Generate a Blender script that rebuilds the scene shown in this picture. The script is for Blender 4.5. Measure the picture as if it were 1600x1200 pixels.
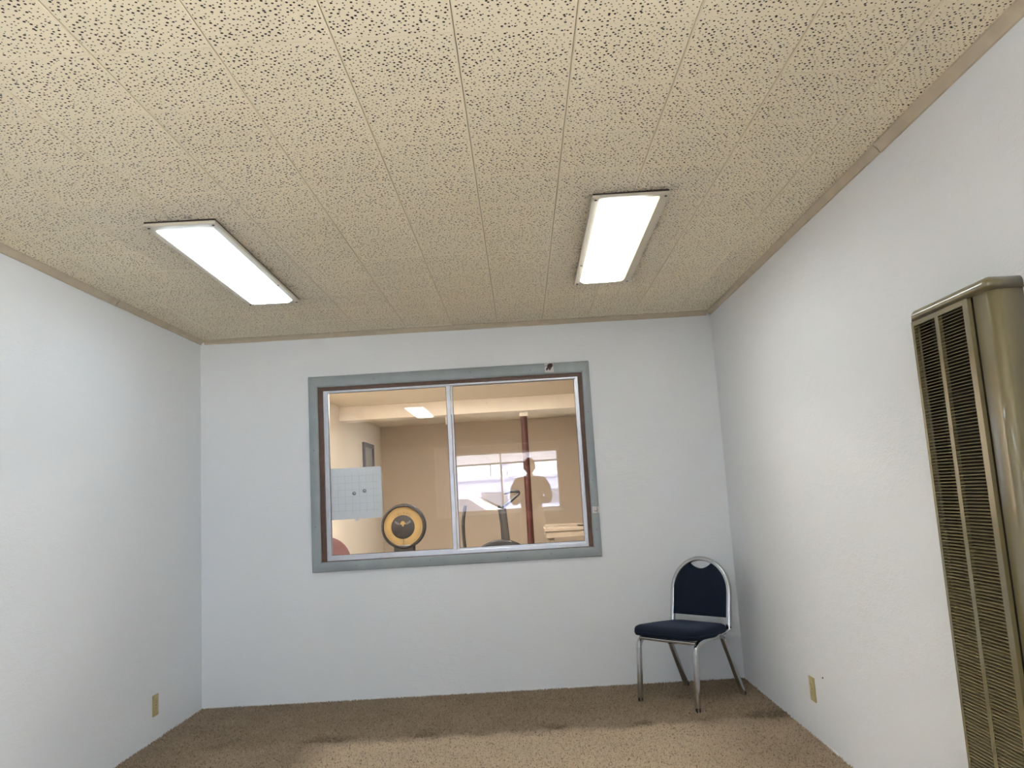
import bpy, bmesh, math, random
import numpy as np
from mathutils import Vector, Matrix, Quaternion

random.seed(7)
D = bpy.data
for o in list(D.objects):
    D.objects.remove(o, do_unlink=True)
scene = bpy.context.scene
COL = scene.collection
PI = math.pi

# ------------------------------------------------------------------ camera
cam_d = D.cameras.new('camera')
cam_d.sensor_fit = 'HORIZONTAL'
cam_d.sensor_width = 36.0
cam_d.lens = 1246.2 / 1600 * 36.0
cam_d.clip_start = 0.05
cam_d.clip_end = 500
cam = D.objects.new('camera', cam_d)
COL.objects.link(cam)
CX = Vector((0.99824949, 0.01314157, -0.05766502))
CY = Vector((0.05892744, -0.13773081, 0.98871522))
CZ = -Vector((-0.00505102, 0.99038251, 0.13826411))
cm = Matrix((CX, CY, CZ)).transposed().to_4x4()
cm.translation = Vector((0, -5.2802, 1.2309))
cam.matrix_world = cm
scene.camera = cam

# ------------------------------------------------------------------ world, exposure
world = D.worlds.new('overcast_sky')
scene.world = world
world.use_nodes = True
bg = world.node_tree.nodes['Background']
bg.inputs[0].default_value = (0.76, 0.86, 1.0, 1)
bg.inputs[1].default_value = 14.0
scene.view_settings.view_transform = 'Standard'
scene.view_settings.look = 'None'
scene.view_settings.use_curve_mapping = False
scene.view_settings.gamma = 1.0
scene.view_settings.exposure = 0.53

LENS_L, LENS_R, LENS_BACK, LENS_NEXT = 4.9, 9.8, 7.5, 70.0

# midday sun, high and from behind the building: it lights the street, not the room
sun_d = D.lights.new('sun', 'SUN'); sun_d.energy = 66.0; sun_d.angle = 0.009; sun_d.color = (1.0, 0.98, 0.95)
sun = D.objects.new('sun', sun_d); COL.objects.link(sun)
sun.rotation_euler = Vector((0.42, -0.33, -0.845)).to_track_quat('-Z', 'Y').to_euler()

# room numbers (metres), back wall face at y = 0
XL, XR, H = -2.1154, 1.3362, 2.3864
YF = -6.70                    # front wall face
T = 0.3048                    # tile
X0 = -0.1027                  # a lengthwise tile joint
YJ = -3.4241                  # a cross joint
YN = 6.95                     # far wall of the next room
XNR = 3.2                     # right wall of the next room

# ------------------------------------------------------------------ helpers
def lin(r, g, b):
    f = lambda c: (c / 255 / 12.92) if c / 255 <= 0.04045 else ((c / 255 + 0.055) / 1.055) ** 2.4
    return (f(r), f(g), f(b), 1)

class NT:
    def __init__(s, m):
        s.t = m.node_tree
    def n(s, kind, **kw):
        nd = s.t.nodes.new(kind)
        for k, v in kw.items():
            setattr(nd, k, v)
        return nd
    def l(s, a, b):
        s.t.links.new(a, b)
    def math(s, op, a, b=None, c=None, clamp=False):
        nd = s.n('ShaderNodeMath', operation=op, use_clamp=clamp)
        for i, v in enumerate((a, b, c)):
            if v is None: continue
            if isinstance(v, (int, float)): nd.inputs[i].default_value = v
            else: s.l(v, nd.inputs[i])
        return nd.outputs[0]
    def mix(s, f, a, b):
        nd = s.n('ShaderNodeMix', data_type='RGBA')
        for i, v in ((0, f), (6, a), (7, b)):
            if isinstance(v, (int, float)): nd.inputs[i].default_value = v
            elif isinstance(v, tuple): nd.inputs[i].default_value = v
            else: s.l(v, nd.inputs[i])
        return nd.outputs[2]
    def sm(s, x, lo, hi, a=0.0, b=1.0):
        nd = s.n('ShaderNodeMapRange', interpolation_type='SMOOTHSTEP')
        s.l(x, nd.inputs[0])
        for i, v in enumerate((lo, hi, a, b)): nd.inputs[i + 1].default_value = v
        return nd.outputs[0]
    def noise(s, vec, scale, detail=3, rough=0.5):
        nd = s.n('ShaderNodeTexNoise')
        nd.inputs['Scale'].default_value = scale
        nd.inputs['Detail'].default_value = detail
        nd.inputs['Roughness'].default_value = rough
        if vec is not None: s.l(vec, nd.inputs['Vector'])
        return nd.outputs['Fac']

MATS = {}
def mat(name, col, rough=0.6, metal=0.0, var=0.06, vscale=6.0, bump=0.0, bscale=60.0, spec=0.5, col2=None, coat=0.0):
    if name in MATS: return MATS[name]
    m = D.materials.new(name); m.use_nodes = True
    q = NT(m); b = m.node_tree.nodes['Principled BSDF']
    pos = q.n('ShaderNodeTexCoord').outputs['Object']
    nz = q.noise(pos, vscale, 4)
    c2 = col2 or tuple([c * (1 - var * 2) for c in col[:3]] + [1])
    q.l(q.mix(nz, col2 or tuple([min(1, c * (1 + var)) for c in col[:3]] + [1]), c2 if not col2 else col), b.inputs['Base Color'])
    b.inputs['Roughness'].default_value = rough
    b.inputs['Metallic'].default_value = metal
    b.inputs['Specular IOR Level'].default_value = spec
    b.inputs['Coat Weight'].default_value = coat
    if bump:
        bp = q.n('ShaderNodeBump'); bp.inputs['Strength'].default_value = bump; bp.inputs['Distance'].default_value = 0.002
        q.l(q.noise(pos, bscale, 4), bp.inputs['Height']); q.l(bp.outputs[0], b.inputs['Normal'])
    MATS[name] = m
    return m

def emit_mat(name, col, strength, col_right=None, half=0.12):
    m = D.materials.new(name); m.use_nodes = True
    q = NT(m); b = m.node_tree.nodes['Principled BSDF']
    b.inputs['Base Color'].default_value = (0.85, 0.85, 0.83, 1)
    b.inputs['Roughness'].default_value = 0.35
    pos = q.n('ShaderNodeTexCoord').outputs['Object']
    sx = q.n('ShaderNodeSeparateXYZ'); q.l(pos, sx.inputs[0])
    f = q.sm(sx.outputs[0], half * 0.10, half * 0.74)
    q.l(q.mix(f, col, col_right or col), b.inputs['Emission Color'])
    # two tubes behind the lens: a little brighter over each tube
    w = q.math('MULTIPLY', q.math('COSINE', q.math('MULTIPLY', sx.outputs[0], 2 * PI / half)), -0.10)
    q.l(q.math('MULTIPLY', q.math('ADD', w, 1.0), strength), b.inputs['Emission Strength'])
    return m

def link(name, me, m=None, parent=None):
    o = D.objects.new(name, me)
    COL.objects.link(o)
    if m is not None and me is not None and not me.materials: me.materials.append(m)
    if parent is not None: o.parent = parent
    return o

def bmobj(name, bm, m, parent=None, smooth=False, recalc=True):
    me = D.meshes.new(name)
    if recalc: bmesh.ops.recalc_face_normals(bm, faces=bm.faces)
    bm.to_mesh(me); bm.free()
    if smooth:
        for p in me.polygons: p.use_smooth = True
    return link(name, me, m, parent)

def soft(o, ang=35):
    for p in o.data.polygons: p.use_smooth = True
    try: o.data.set_sharp_from_angle(angle=math.radians(ang))
    except Exception: pass
    return o

def box(bm, a, b, bev=0.0, seg=2, rot=None, piv=None):
    a = Vector(a); b = Vector(b)
    vs = [bm.verts.new((x, y, z)) for x in (a.x, b.x) for y in (a.y, b.y) for z in (a.z, b.z)]
    f = [(0, 1, 3, 2), (4, 6, 7, 5), (0, 4, 5, 1), (2, 3, 7, 6), (0, 2, 6, 4), (1, 5, 7, 3)]
    fs = [bm.faces.new([vs[i] for i in q]) for q in f]
    if bev:
        es = list({e for fc in fs for e in fc.edges})
        r = bmesh.ops.bevel(bm, geom=es, offset=bev, segments=seg, affect='EDGES', profile=0.5)
        vs = list({v for fc in r['faces'] for v in fc.verts} | {v for v in vs if v.is_valid})
    if rot is not None:
        bmesh.ops.rotate(bm, verts=[v for v in vs if v.is_valid], cent=Vector(piv), matrix=rot)
    return vs

def boxobj(name, a, b, m, parent=None, bev=0.0, seg=2):
    bm = bmesh.new(); box(bm, a, b, bev, seg)
    return bmobj(name, bm, m, parent)

def sweep(bm, path, prof, closed=False, up=Vector((0, 0, 1)), cap=True):
    P = [Vector(p) for p in path]; n = len(P)
    ts = []
    for i in range(n):
        a = P[(i - 1) % n] if (closed or i) else P[0]
        b = P[(i + 1) % n] if (closed or i < n - 1) else P[-1]
        ts.append((b - a).normalized())
    t0 = ts[0]
    u = up - t0 * up.dot(t0)
    if u.length < 1e-4: u = Vector((1, 0, 0)) - t0 * t0.x
    u.normalize()
    rings = []
    for i in range(n):
        if i:
            q = ts[i - 1].rotation_difference(ts[i]); u = q @ u
            u = (u - ts[i] * u.dot(ts[i])).normalized()
        v = ts[i].cross(u)
        rings.append([bm.verts.new(P[i] + u * a + v * b) for a, b in prof])
    k = len(prof)
    m = n if closed else n - 1
    for i in range(m):
        A, B = rings[i], rings[(i + 1) % n]
        for j in range(k):
            bm.faces.new((A[j], A[(j + 1) % k], B[(j + 1) % k], B[j]))
    if cap and not closed:
        bm.faces.new(rings[0][::-1]); bm.faces.new(rings[-1])
    return rings

def circ(r, n=12):
    return [(r * math.cos(2 * PI * i / n), r * math.sin(2 * PI * i / n)) for i in range(n)]

def rsq(w, h, r, seg=3):
    out = []
    for cx, cy, a0 in ((w - r, h - r, 0), (-w + r, h - r, 90), (-w + r, -h + r, 180), (w - r, -h + r, 270)):
        for i in range(seg + 1):
            a = math.radians(a0 + 90 * i / seg)
            out.append((cx + r * math.cos(a), cy + r * math.sin(a)))
    return out

def lathe(bm, prof, n=24, axis='Z', c=(0, 0, 0)):
    rings = []
    c = Vector(c)
    for r, h in prof:
        ring = []
        for i in range(n):
            a = 2 * PI * i / n
            p = (r * math.cos(a), r * math.sin(a), h) if axis == 'Z' else ((r * math.cos(a), h, r * math.sin(a)) if axis == 'Y' else (h, r * math.cos(a), r * math.sin(a)))
            ring.append(bm.verts.new(c + Vector(p)))
        rings.append(ring)
    for A, B in zip(rings, rings[1:]):
        for j in range(n):
            bm.faces.new((A[j], A[(j + 1) % n], B[(j + 1) % n], B[j]))
    bm.faces.new(rings[0][::-1]); bm.faces.new(rings[-1])

def fillet(pts, radii, seg=5):
    """polyline with rounded corners"""
    out = [Vector(pts[0])]
    for i in range(1, len(pts) - 1):
        a, b, c = Vector(pts[i - 1]), Vector(pts[i]), Vector(pts[i + 1])
        r = radii[i - 1] if isinstance(radii, (list, tuple)) else radii
        p, q = b + (a - b).normalized() * r, b + (c - b).normalized() * r
        for k in range(seg + 1):
            t = k / seg
            out.append(p * (1 - t) ** 2 + b * 2 * t * (1 - t) + q * t * t)
    out.append(Vector(pts[-1]))
    return out

def empty(name, loc=(0, 0, 0), rz=0.0):
    o = D.objects.new(name, None); COL.objects.link(o)
    o.location = loc; o.rotation_euler = (0, 0, rz)
    o.empty_display_size = 0.1
    return o

def tag(o, label, cat, group=None):
    o['label'] = label; o['category'] = cat
    if group: o['group'] = group
    return o

def struct(o, label=None):
    o['kind'] = 'structure'
    if label: o['label'] = label
    return o

def copy_tree(o, parent=None):
    c = o.copy(); COL.objects.link(c)
    if parent is not None: c.parent = parent
    for ch in o.children: copy_tree(ch, c)
    return c

# ------------------------------------------------------------------ materials of the room
def wall_mat(name, col):
    m = D.materials.new(name); m.use_nodes = True
    q = NT(m); b = m.node_tree.nodes['Principled BSDF']
    pos = q.n('ShaderNodeNewGeometry').outputs['Position']
    big = q.noise(pos, 1.3, 3)
    c = q.mix(big, tuple([x * 0.97 for x in col[:3]] + [1]), col)
    # faint scuffs
    sc = q.noise(pos, 9, 6, 0.65)
    c = q.mix(q.math('MULTIPLY', q.sm(sc, 0.66, 0.78), 0.16), c, tuple([x * 0.72 for x in col[:3]] + [1]))
    q.l(c, b.inputs['Base Color'])
    b.inputs['Roughness'].default_value = 0.55
    b.inputs['Specular IOR Level'].default_value = 0.3
    # hand-trowelled plaster under paint
    mp = q.n('ShaderNodeMapping'); mp.inputs['Scale'].default_value = (1, 1, 2.2)
    q.l(pos, mp.inputs[0])
    n1 = q.noise(mp.outputs[0], 14, 4, 0.6); n2 = q.noise(mp.outputs[0], 60, 4, 0.6)
    ridge = q.math('ABSOLUTE', q.math('SUBTRACT', q.noise(mp.outputs[0], 22, 2), 0.5))
    h = q.math('ADD', q.math('ADD', q.math('MULTIPLY', n1, 0.9), q.math('MULTIPLY', n2, 0.35)), q.math('MULTIPLY', q.sm(ridge, 0.0, 0.05), -0.12))
    bp = q.n('ShaderNodeBump'); bp.inputs['Strength'].default_value = 0.5; bp.inputs['Distance'].default_value = 0.004
    q.l(h, bp.inputs['Height']); q.l(bp.outputs[0], b.inputs['Normal'])
    return m

M_WALL = wall_mat('white_plaster', (0.80, 0.815, 0.84, 1))
M_TAN = wall_mat('tan_painted_wall', (0.62, 0.53, 0.44, 1))
M_CREAM = wall_mat('cream_painted_wall', (0.86, 0.77, 0.65, 1))

def tile_mat(fixtures):
    m = D.materials.new('perforated_ceiling_tile'); m.use_nodes = True
    q = NT(m); b = m.node_tree.nodes['Principled BSDF']
    tc = q.n('ShaderNodeTexCoord').outputs['Object']
    oi = q.n('ShaderNodeObjectInfo')
    off = q.n('ShaderNodeVectorMath', operation='MULTIPLY'); q.l(oi.outputs['Location'], off.inputs[0]); off.inputs[1].default_value = (7.31, 5.77, 0)
    ad = q.n('ShaderNodeVectorMath', operation='ADD'); q.l(tc, ad.inputs[0]); q.l(off.outputs[0], ad.inputs[1])
    sep = q.n('ShaderNodeSeparateXYZ'); q.l(tc, sep.inputs[0])
    vo = q.n('ShaderNodeTexVoronoi', voronoi_dimensions='2D', feature='F1')
    vo.inputs['Scale'].default_value = 74.0; vo.inputs['Randomness'].default_value = 0.74
    rt = q.n('ShaderNodeVectorRotate', rotation_type='Z_AXIS'); rt.inputs['Angle'].default_value = 0.55
    q.l(ad.outputs[0], rt.inputs['Vector']); q.l(rt.outputs[0], vo.inputs['Vector'])
    cs = q.n('ShaderNodeSeparateColor'); q.l(vo.outputs['Color'], cs.inputs[0])
    rad = q.math('ADD', q.math('MULTIPLY', q.math('GREATER_THAN', cs.outputs[0], 0.66), 0.10), q.math('ADD', q.math('MULTIPLY', cs.outputs[1], 0.05), 0.125))
    d = q.math('SUBTRACT', vo.outputs['Distance'], rad)
    hole = q.sm(d, -0.05, 0.02, 1.0, 0.0)
    ex = q.math('MAXIMUM', q.math('ABSOLUTE', sep.outputs[0]), q.math('ABSOLUTE', sep.outputs[1]))
    hole = q.math('MULTIPLY', hole, q.math('LESS_THAN', ex, T / 2 - 0.006))
    pos = q.n('ShaderNodeNewGeometry').outputs['Position']
    base = q.mix(q.noise(pos, 1.7, 3), (0.85, 0.755, 0.57, 1), (0.91, 0.82, 0.64, 1))
    tv = q.math('ADD', q.math('MULTIPLY', oi.outputs['Random'], 0.05), 0.965)
    hv = q.n('ShaderNodeHueSaturation'); q.l(base, hv.inputs['Color']); q.l(tv, hv.inputs['Value'])
    # soot gathered on the tiles round each fixture
    psep = q.n('ShaderNodeSeparateXYZ'); q.l(pos, psep.inputs[0])
    soot = None
    for cx, cy, hx, hy in fixtures:
        ax = q.math('SUBTRACT', q.math('ABSOLUTE', q.math('SUBTRACT', psep.outputs[0], cx)), hx)
        ay = q.math('SUBTRACT', q.math('ABSOLUTE', q.math('SUBTRACT', psep.outputs[1], cy)), hy)
        s = q.math('MAXIMUM', ax, ay)
        soot = s if soot is None else q.math('MINIMUM', soot, s)
    fall = q.sm(soot, 0.0, 0.055, 1.0, 0.0)
    nz = q.noise(pos, 45, 5, 0.7); blot = q.noise(pos, 5, 2)
    sm_ = q.math('MULTIPLY', q.math('MULTIPLY', fall, q.sm(nz, 0.42, 0.62)), q.sm(blot, 0.40, 0.62))
    col = q.mix(q.math('MULTIPLY', sm_, 0.75), hv.outputs[0], (0.10, 0.075, 0.06, 1))
    wide = q.math('MULTIPLY', q.sm(soot, 0.0, 0.28, 1.0, 0.0), 0.30)
    col = q.mix(wide, col, (0.62, 0.58, 0.54, 1))
    col = q.mix(hole, col, (0.035, 0.026, 0.018, 1))
    q.l(col, b.inputs['Base Color'])
    b.inputs['Roughness'].default_value = 0.8; b.inputs['Specular IOR Level'].default_value = 0.15
    h = q.math('ADD', q.math('MULTIPLY', hole, -1.0), q.math('MULTIPLY', q.noise(tc, 220, 3), 0.08))
    bp = q.n('ShaderNodeBump'); bp.inputs['Strength'].default_value = 0.6; bp.inputs['Distance'].default_value = 0.003
    q.l(h, bp.inputs['Height']); q.l(bp.outputs[0], b.inputs['Normal'])
    return m

FIX = [(-1.3085, -1.611, 0.1435, 0.66), (0.502, -1.633, 0.154, 0.657), (-1.27, -4.95, 0.15, 0.66)]
M_TILE = tile_mat(FIX)

def carpet_mat():
    m = D.materials.new('brown_carpet'); m.use_nodes = True
    q = NT(m); b = m.node_tree.nodes['Principled BSDF']
    pos = q.n('ShaderNodeNewGeometry').outputs['Position']
    s = q.n('ShaderNodeSeparateXYZ'); q.l(pos, s.inputs[0])
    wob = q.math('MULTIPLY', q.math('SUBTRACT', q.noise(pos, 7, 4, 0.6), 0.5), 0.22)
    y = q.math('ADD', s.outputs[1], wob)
    # pool of window light painted into mid-room pile colour; darker pile near the walls
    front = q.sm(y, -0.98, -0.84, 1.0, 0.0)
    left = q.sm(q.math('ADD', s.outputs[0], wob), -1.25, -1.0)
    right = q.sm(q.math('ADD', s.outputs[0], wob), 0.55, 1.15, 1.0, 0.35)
    light_pool = q.math('MULTIPLY', q.math('MULTIPLY', front, left), right)
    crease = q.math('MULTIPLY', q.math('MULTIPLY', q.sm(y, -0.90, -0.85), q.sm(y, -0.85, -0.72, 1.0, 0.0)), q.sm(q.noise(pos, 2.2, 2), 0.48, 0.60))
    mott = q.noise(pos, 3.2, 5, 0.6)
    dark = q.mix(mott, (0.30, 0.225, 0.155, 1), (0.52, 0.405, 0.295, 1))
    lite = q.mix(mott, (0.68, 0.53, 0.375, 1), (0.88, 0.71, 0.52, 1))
    c = q.mix(light_pool, dark, lite)
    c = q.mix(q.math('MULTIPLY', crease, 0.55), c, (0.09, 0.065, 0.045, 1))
    fleck = q.noise(pos, 95, 3, 0.7)
    c = q.mix(q.math('MULTIPLY', q.sm(fleck, 0.50, 0.66), 0.82), c, (0.085, 0.055, 0.035, 1))
    fl2 = q.noise(pos, 70, 3, 0.65)
    c = q.mix(q.math('MULTIPLY', q.sm(fl2, 0.52, 0.66), 0.55), c, (0.62, 0.49, 0.34, 1))
    q.l(c, b.inputs['Base Color'])
    b.inputs['Roughness'].default_value = 0.95; b.inputs['Specular IOR Level'].default_value = 0.1
    bp = q.n('ShaderNodeBump'); bp.inputs['Strength'].default_value = 0.7; bp.inputs['Distance'].default_value = 0.008
    q.l(q.noise(pos, 140, 4, 0.7), bp.inputs['Height']); q.l(bp.outputs[0], b.inputs['Normal'])
    return m
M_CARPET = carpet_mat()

M_TRIM = mat('tan_painted_moulding', (0.55, 0.465, 0.345, 1), 0.5, var=0.12, vscale=12, bump=0.2)
M_CASING = mat('grey_blue_paint', (0.335, 0.375, 0.39, 1), 0.42, var=0.10, vscale=9, bump=0.25, bscale=35)
M_BROWN = mat('stained_wood', (0.13, 0.065, 0.042, 1), 0.5, var=0.3, vscale=25, bump=0.2)
M_ALU = mat('aluminium', (0.60, 0.62, 0.67, 1), 0.38, metal=0.75, var=0.08, vscale=20)
M_BLACKGASKET = mat('black_gasket', (0.03, 0.03, 0.035, 1), 0.6)
M_CHROME = mat('chrome', (0.66, 0.67, 0.68, 1), 0.16, metal=1.0, var=0.12, vscale=18)
M_NAVY = None
M_RUBBER = mat('black_rubber', (0.02, 0.02, 0.02, 1), 0.6)
M_HEAT = mat('khaki_enamel', (0.185, 0.152, 0.070, 1), 0.30, var=0.08, vscale=4, spec=0.5, coat=1.0)
M_SLAT = mat('khaki_louvre', (0.185, 0.152, 0.070, 1), 0.5, var=0.08, vscale=4, spec=0.3)
M_HEAT_IN = mat('dark_heater_inside', (0.025, 0.018, 0.012, 1), 0.8)
M_FIXFRAME = mat('cream_fixture_enamel', (0.62, 0.56, 0.46, 1), 0.4, var=0.05)
M_SCREW = mat('dark_screw', (0.07, 0.055, 0.045, 1), 0.45, metal=0.4)
M_IVORY = mat('aged_ivory_plastic', (0.50, 0.42, 0.20, 1), 0.4, var=0.10, vscale=30)
M_SLOT = mat('dark_slot', (0.03, 0.022, 0.012, 1), 0.7)
M_WHITE = mat('white_card', (0.78, 0.79, 0.82, 1), 0.4)
M_BLACK = mat('black_metal', (0.012, 0.012, 0.014, 1), 0.35)
M_GREY = mat('grey_metal', (0.028, 0.025, 0.023, 1), 0.45, var=0.08)
M_RED = mat('oxblood_paint', (0.085, 0.016, 0.013, 1), 0.5, var=0.15, vscale=14)
M_MAROON = mat('maroon_vinyl', (0.115, 0.028, 0.024, 1), 0.45, var=0.12, vscale=14)
M_CREAMP = mat('cream_paint', (0.86, 0.77, 0.67, 1), 0.5, var=0.06)
M_BENCH = mat('dull_cream_paint', (0.35, 0.285, 0.225, 1), 0.6, var=0.06)
M_DIAL = mat('yellowed_dial', (0.225, 0.15, 0.058, 1), 0.4, var=0.12, vscale=16)

def fabric():
    m = D.materials.new('navy_fabric'); m.use_nodes = True
    q = NT(m); b = m.node_tree.nodes['Principled BSDF']
    pos = q.n('ShaderNodeTexCoord').outputs['Object']
    w = q.noise(pos, 420, 2)
    q.l(q.mix(w, (0.006, 0.010, 0.020, 1), (0.014, 0.021, 0.040, 1)), b.inputs['Base Color'])
    b.inputs['Roughness'].default_value = 0.9; b.inputs['Specular IOR Level'].default_value = 0.12
    b.inputs['Sheen Weight'].default_value = 0.12; b.inputs['Sheen Roughness'].default_value = 0.4
    b.inputs['Sheen Tint'].default_value = (0.5, 0.6, 0.9, 1)
    bp = q.n('ShaderNodeBump'); bp.inputs['Strength'].default_value = 0.3; bp.inputs['Distance'].default_value = 0.001
    q.l(w, bp.inputs['Height']); q.l(bp.outputs[0], b.inputs['Normal'])
    return m
M_NAVY = fabric()

def glass_mat(name, dust=0.0):
    m = D.materials.new(name); m.use_nodes = True
    q = NT(m); nt = m.node_tree
    out = nt.nodes['Material Output']; nt.nodes.remove(nt.nodes['Principled BSDF'])
    tr = q.n('ShaderNodeBsdfTransparent'); tr.inputs[0].default_value = (0.97, 0.975, 0.97, 1)
    gl = q.n('ShaderNodeBsdfGlossy'); gl.inputs['Roughness'].default_value = 0.0; gl.inputs[0].default_value = (1, 1, 1, 1)
    fr = q.n('ShaderNodeFresnel'); fr.inputs[0].default_value = 1.5
    geo = q.n('ShaderNodeNewGeometry')
    # both faces of the sheet reflect; counted once, where the ray enters
    f = q.math('MULTIPLY', q.math('MULTIPLY', fr.outputs[0], 1.9), q.math('SUBTRACT', 1.0, geo.outputs['Backfacing']), clamp=True)
    mx = q.n('ShaderNodeMixShader'); q.l(f, mx.inputs[0]); q.l(tr.outputs[0], mx.inputs[1]); q.l(gl.outputs[0], mx.inputs[2])
    res = mx.outputs[0]
    if dust:
        df = q.n('ShaderNodeBsdfDiffuse'); df.inputs[0].default_value = (0.75, 0.72, 0.68, 1)
        pos = q.n('ShaderNodeTexCoord').outputs['Object']
        sp = q.sm(q.noise(pos, 42, 5, 0.7), 0.69, 0.74)
        sp = q.math('MULTIPLY', sp, q.sm(q.noise(pos, 2.6, 2), 0.50, 0.62))
        film = q.math('MULTIPLY', q.noise(pos, 5, 3), dust)
        fac = q.math('MULTIPLY', q.math('ADD', q.math('MULTIPLY', sp, 0.6), film), q.math('SUBTRACT', 1.0, geo.outputs['Backfacing']))
        m2 = q.n('ShaderNodeMixShader'); q.l(fac, m2.inputs[0]); q.l(res, m2.inputs[1]); q.l(df.outputs[0], m2.inputs[2])
        res = m2.outputs[0]
    q.l(res, out.inputs[0])
    return m
M_GLASS = glass_mat('dusty_glass', 0.018)
M_GLASS_F = glass_mat('clear_glass', 0.0)

# ------------------------------------------------------------------ room shell
def wall_with_hole(name, y0, y1, x0, x1, z1, hx0, hx1, hz0, hz1, m):
    bm = bmesh.new()
    box(bm, (x0, y0, 0), (hx0, y1, z1)); box(bm, (hx1, y0, 0), (x1, y1, z1))
    box(bm, (hx0, y0, 0), (hx1, y1, hz0)); box(bm, (hx0, y0, hz1), (hx1, y1, z1))
    o = bmobj(name, bm, m); struct(o); return o

ZT = H + 0.06
# rough opening of the inner window
OX0, OX1, OZ0, OZ1 = -1.335, 0.448, 0.862, 2.028
wall_with_hole('wall_back', 0.0, 0.12, XL - 0.12, XNR, ZT, OX0, OX1, OZ0, OZ1, M_WALL)
# the far side of the same wall is painted cream
wall_with_hole('wall_back_far_side', 0.1201, 0.128, XL, XNR, ZT, OX0, OX1, OZ0, OZ1, M_CREAM)
struct(boxobj('wall_left', (XL - 0.12, YF - 0.12, 0), (XL, 0.0, ZT), M_WALL))
SY0, SY1, SZ0, SZ1 = -6.40, -4.90, 0.85, 2.05      # unseen side window behind the viewpoint, added for daylight fill
bm = bmesh.new()
box(bm, (XR, YF - 0.12, 0), (XR + 0.12, SY0, ZT)); box(bm, (XR, SY1, 0), (XR + 0.12, 0.0, ZT))
box(bm, (XR, SY0, 0), (XR + 0.12, SY1, SZ0)); box(bm, (XR, SY0, SZ1), (XR + 0.12, SY1, ZT))
struct(bmobj('wall_right', bm, M_WALL))
FX0, FX1, FZ0, FZ1 = -1.00, 0.575, 1.005, 1.90
wall_with_hole('wall_front', YF - 0.12, YF, XL, XR, ZT, FX0, FX1, FZ0, FZ1, mat('shaded_front_wall', (.10, .065, .045, 1), .55, var=.2, vscale=9))  # wall colour darkened to stand in for its unlit, backlit state
struct(boxobj('wall_next_left', (XL - 0.12, 0.128, 0), (XL, YN, ZT), M_CREAM))
struct(boxobj('wall_next_right', (XNR, 0.0, 0), (XNR + 0.12, YN, ZT), M_CREAM))
struct(boxobj('wall_next_far', (XL - 0.12, YN, 0), (XNR + 0.12, YN + 0.12, ZT), M_TAN))
M_NFLOOR = mat('grey_floor', (0.32, 0.28, 0.24, 1), 0.6)
struct(boxobj('floor_next_room', (XL - 0.12, 0.12, -0.1), (XNR + 0.12, YN + 0.12, 0.0), M_NFLOOR))
struct(boxobj('ceiling_next_room', (XL - 0.12, 0.12, H), (XNR + 0.12, YN + 0.12, H + 0.06), M_CREAM))
struct(boxobj('ceiling_beam', (XL, 4.10, 2.217), (XNR, 4.36, H), M_CREAMP, None, 0.006))

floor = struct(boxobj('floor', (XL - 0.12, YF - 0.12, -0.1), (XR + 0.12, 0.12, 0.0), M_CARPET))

# carpet pile, where the photo shows the floor
def carpet_pile():
    rng = np.random.default_rng(3)
    sp = 0.0088
    xs = np.arange(XL + 0.006, XR - 0.004, sp); ys = np.arange(-1.75, -0.004, sp)
    gx, gy = np.meshgrid(xs, ys); n = gx.size
    px = gx.ravel() + rng.uniform(-.004, .004, n); py = gy.ravel() + rng.uniform(-.004, .004, n)
    h = rng.uniform(.006, .013, n); r = rng.uniform(.0042, .0065, n); a0 = rng.uniform(0, 2 * PI, n)
    la = rng.uniform(0, 2 * PI, n); ll = rng.uniform(0, .006, n)
    v = np.zeros((n, 4, 3), np.float32)
    for k in range(3):
        a = a0 + k * 2 * PI / 3
        v[:, k, 0] = px + r * np.cos(a); v[:, k, 1] = py + r * np.sin(a); v[:, k, 2] = -0.001
    v[:, 3, 0] = px + ll * np.cos(la); v[:, 3, 1] = py + ll * np.sin(la); v[:, 3, 2] = h
    v[:, :, 0] = np.clip(v[:, :, 0], XL + .0005, XR - .0005); v[:, :, 1] = np.minimum(v[:, :, 1], -.0005)
    base = (np.arange(n) * 4)[:, None]
    f = np.concatenate([base + np.array([[0, 1, 3]]), base + np.array([[1, 2, 3]]), base + np.array([[2, 0, 3]])], 0)
    me = D.meshes.new('carpet_pile')
    nf = len(f)
    me.vertices.add(n * 4); me.vertices.foreach_set('co', v.ravel())
    me.loops.add(nf * 3); me.loops.foreach_set('vertex_index', f.ravel().astype(np.int32))
    me.polygons.add(nf); me.polygons.foreach_set('loop_start', (np.arange(nf) * 3).astype(np.int32))
    me.polygons.foreach_set('loop_total', np.full(nf, 3, np.int32))
    me.update(calc_edges=True)
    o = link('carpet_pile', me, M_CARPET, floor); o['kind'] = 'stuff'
carpet_pile()

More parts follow.
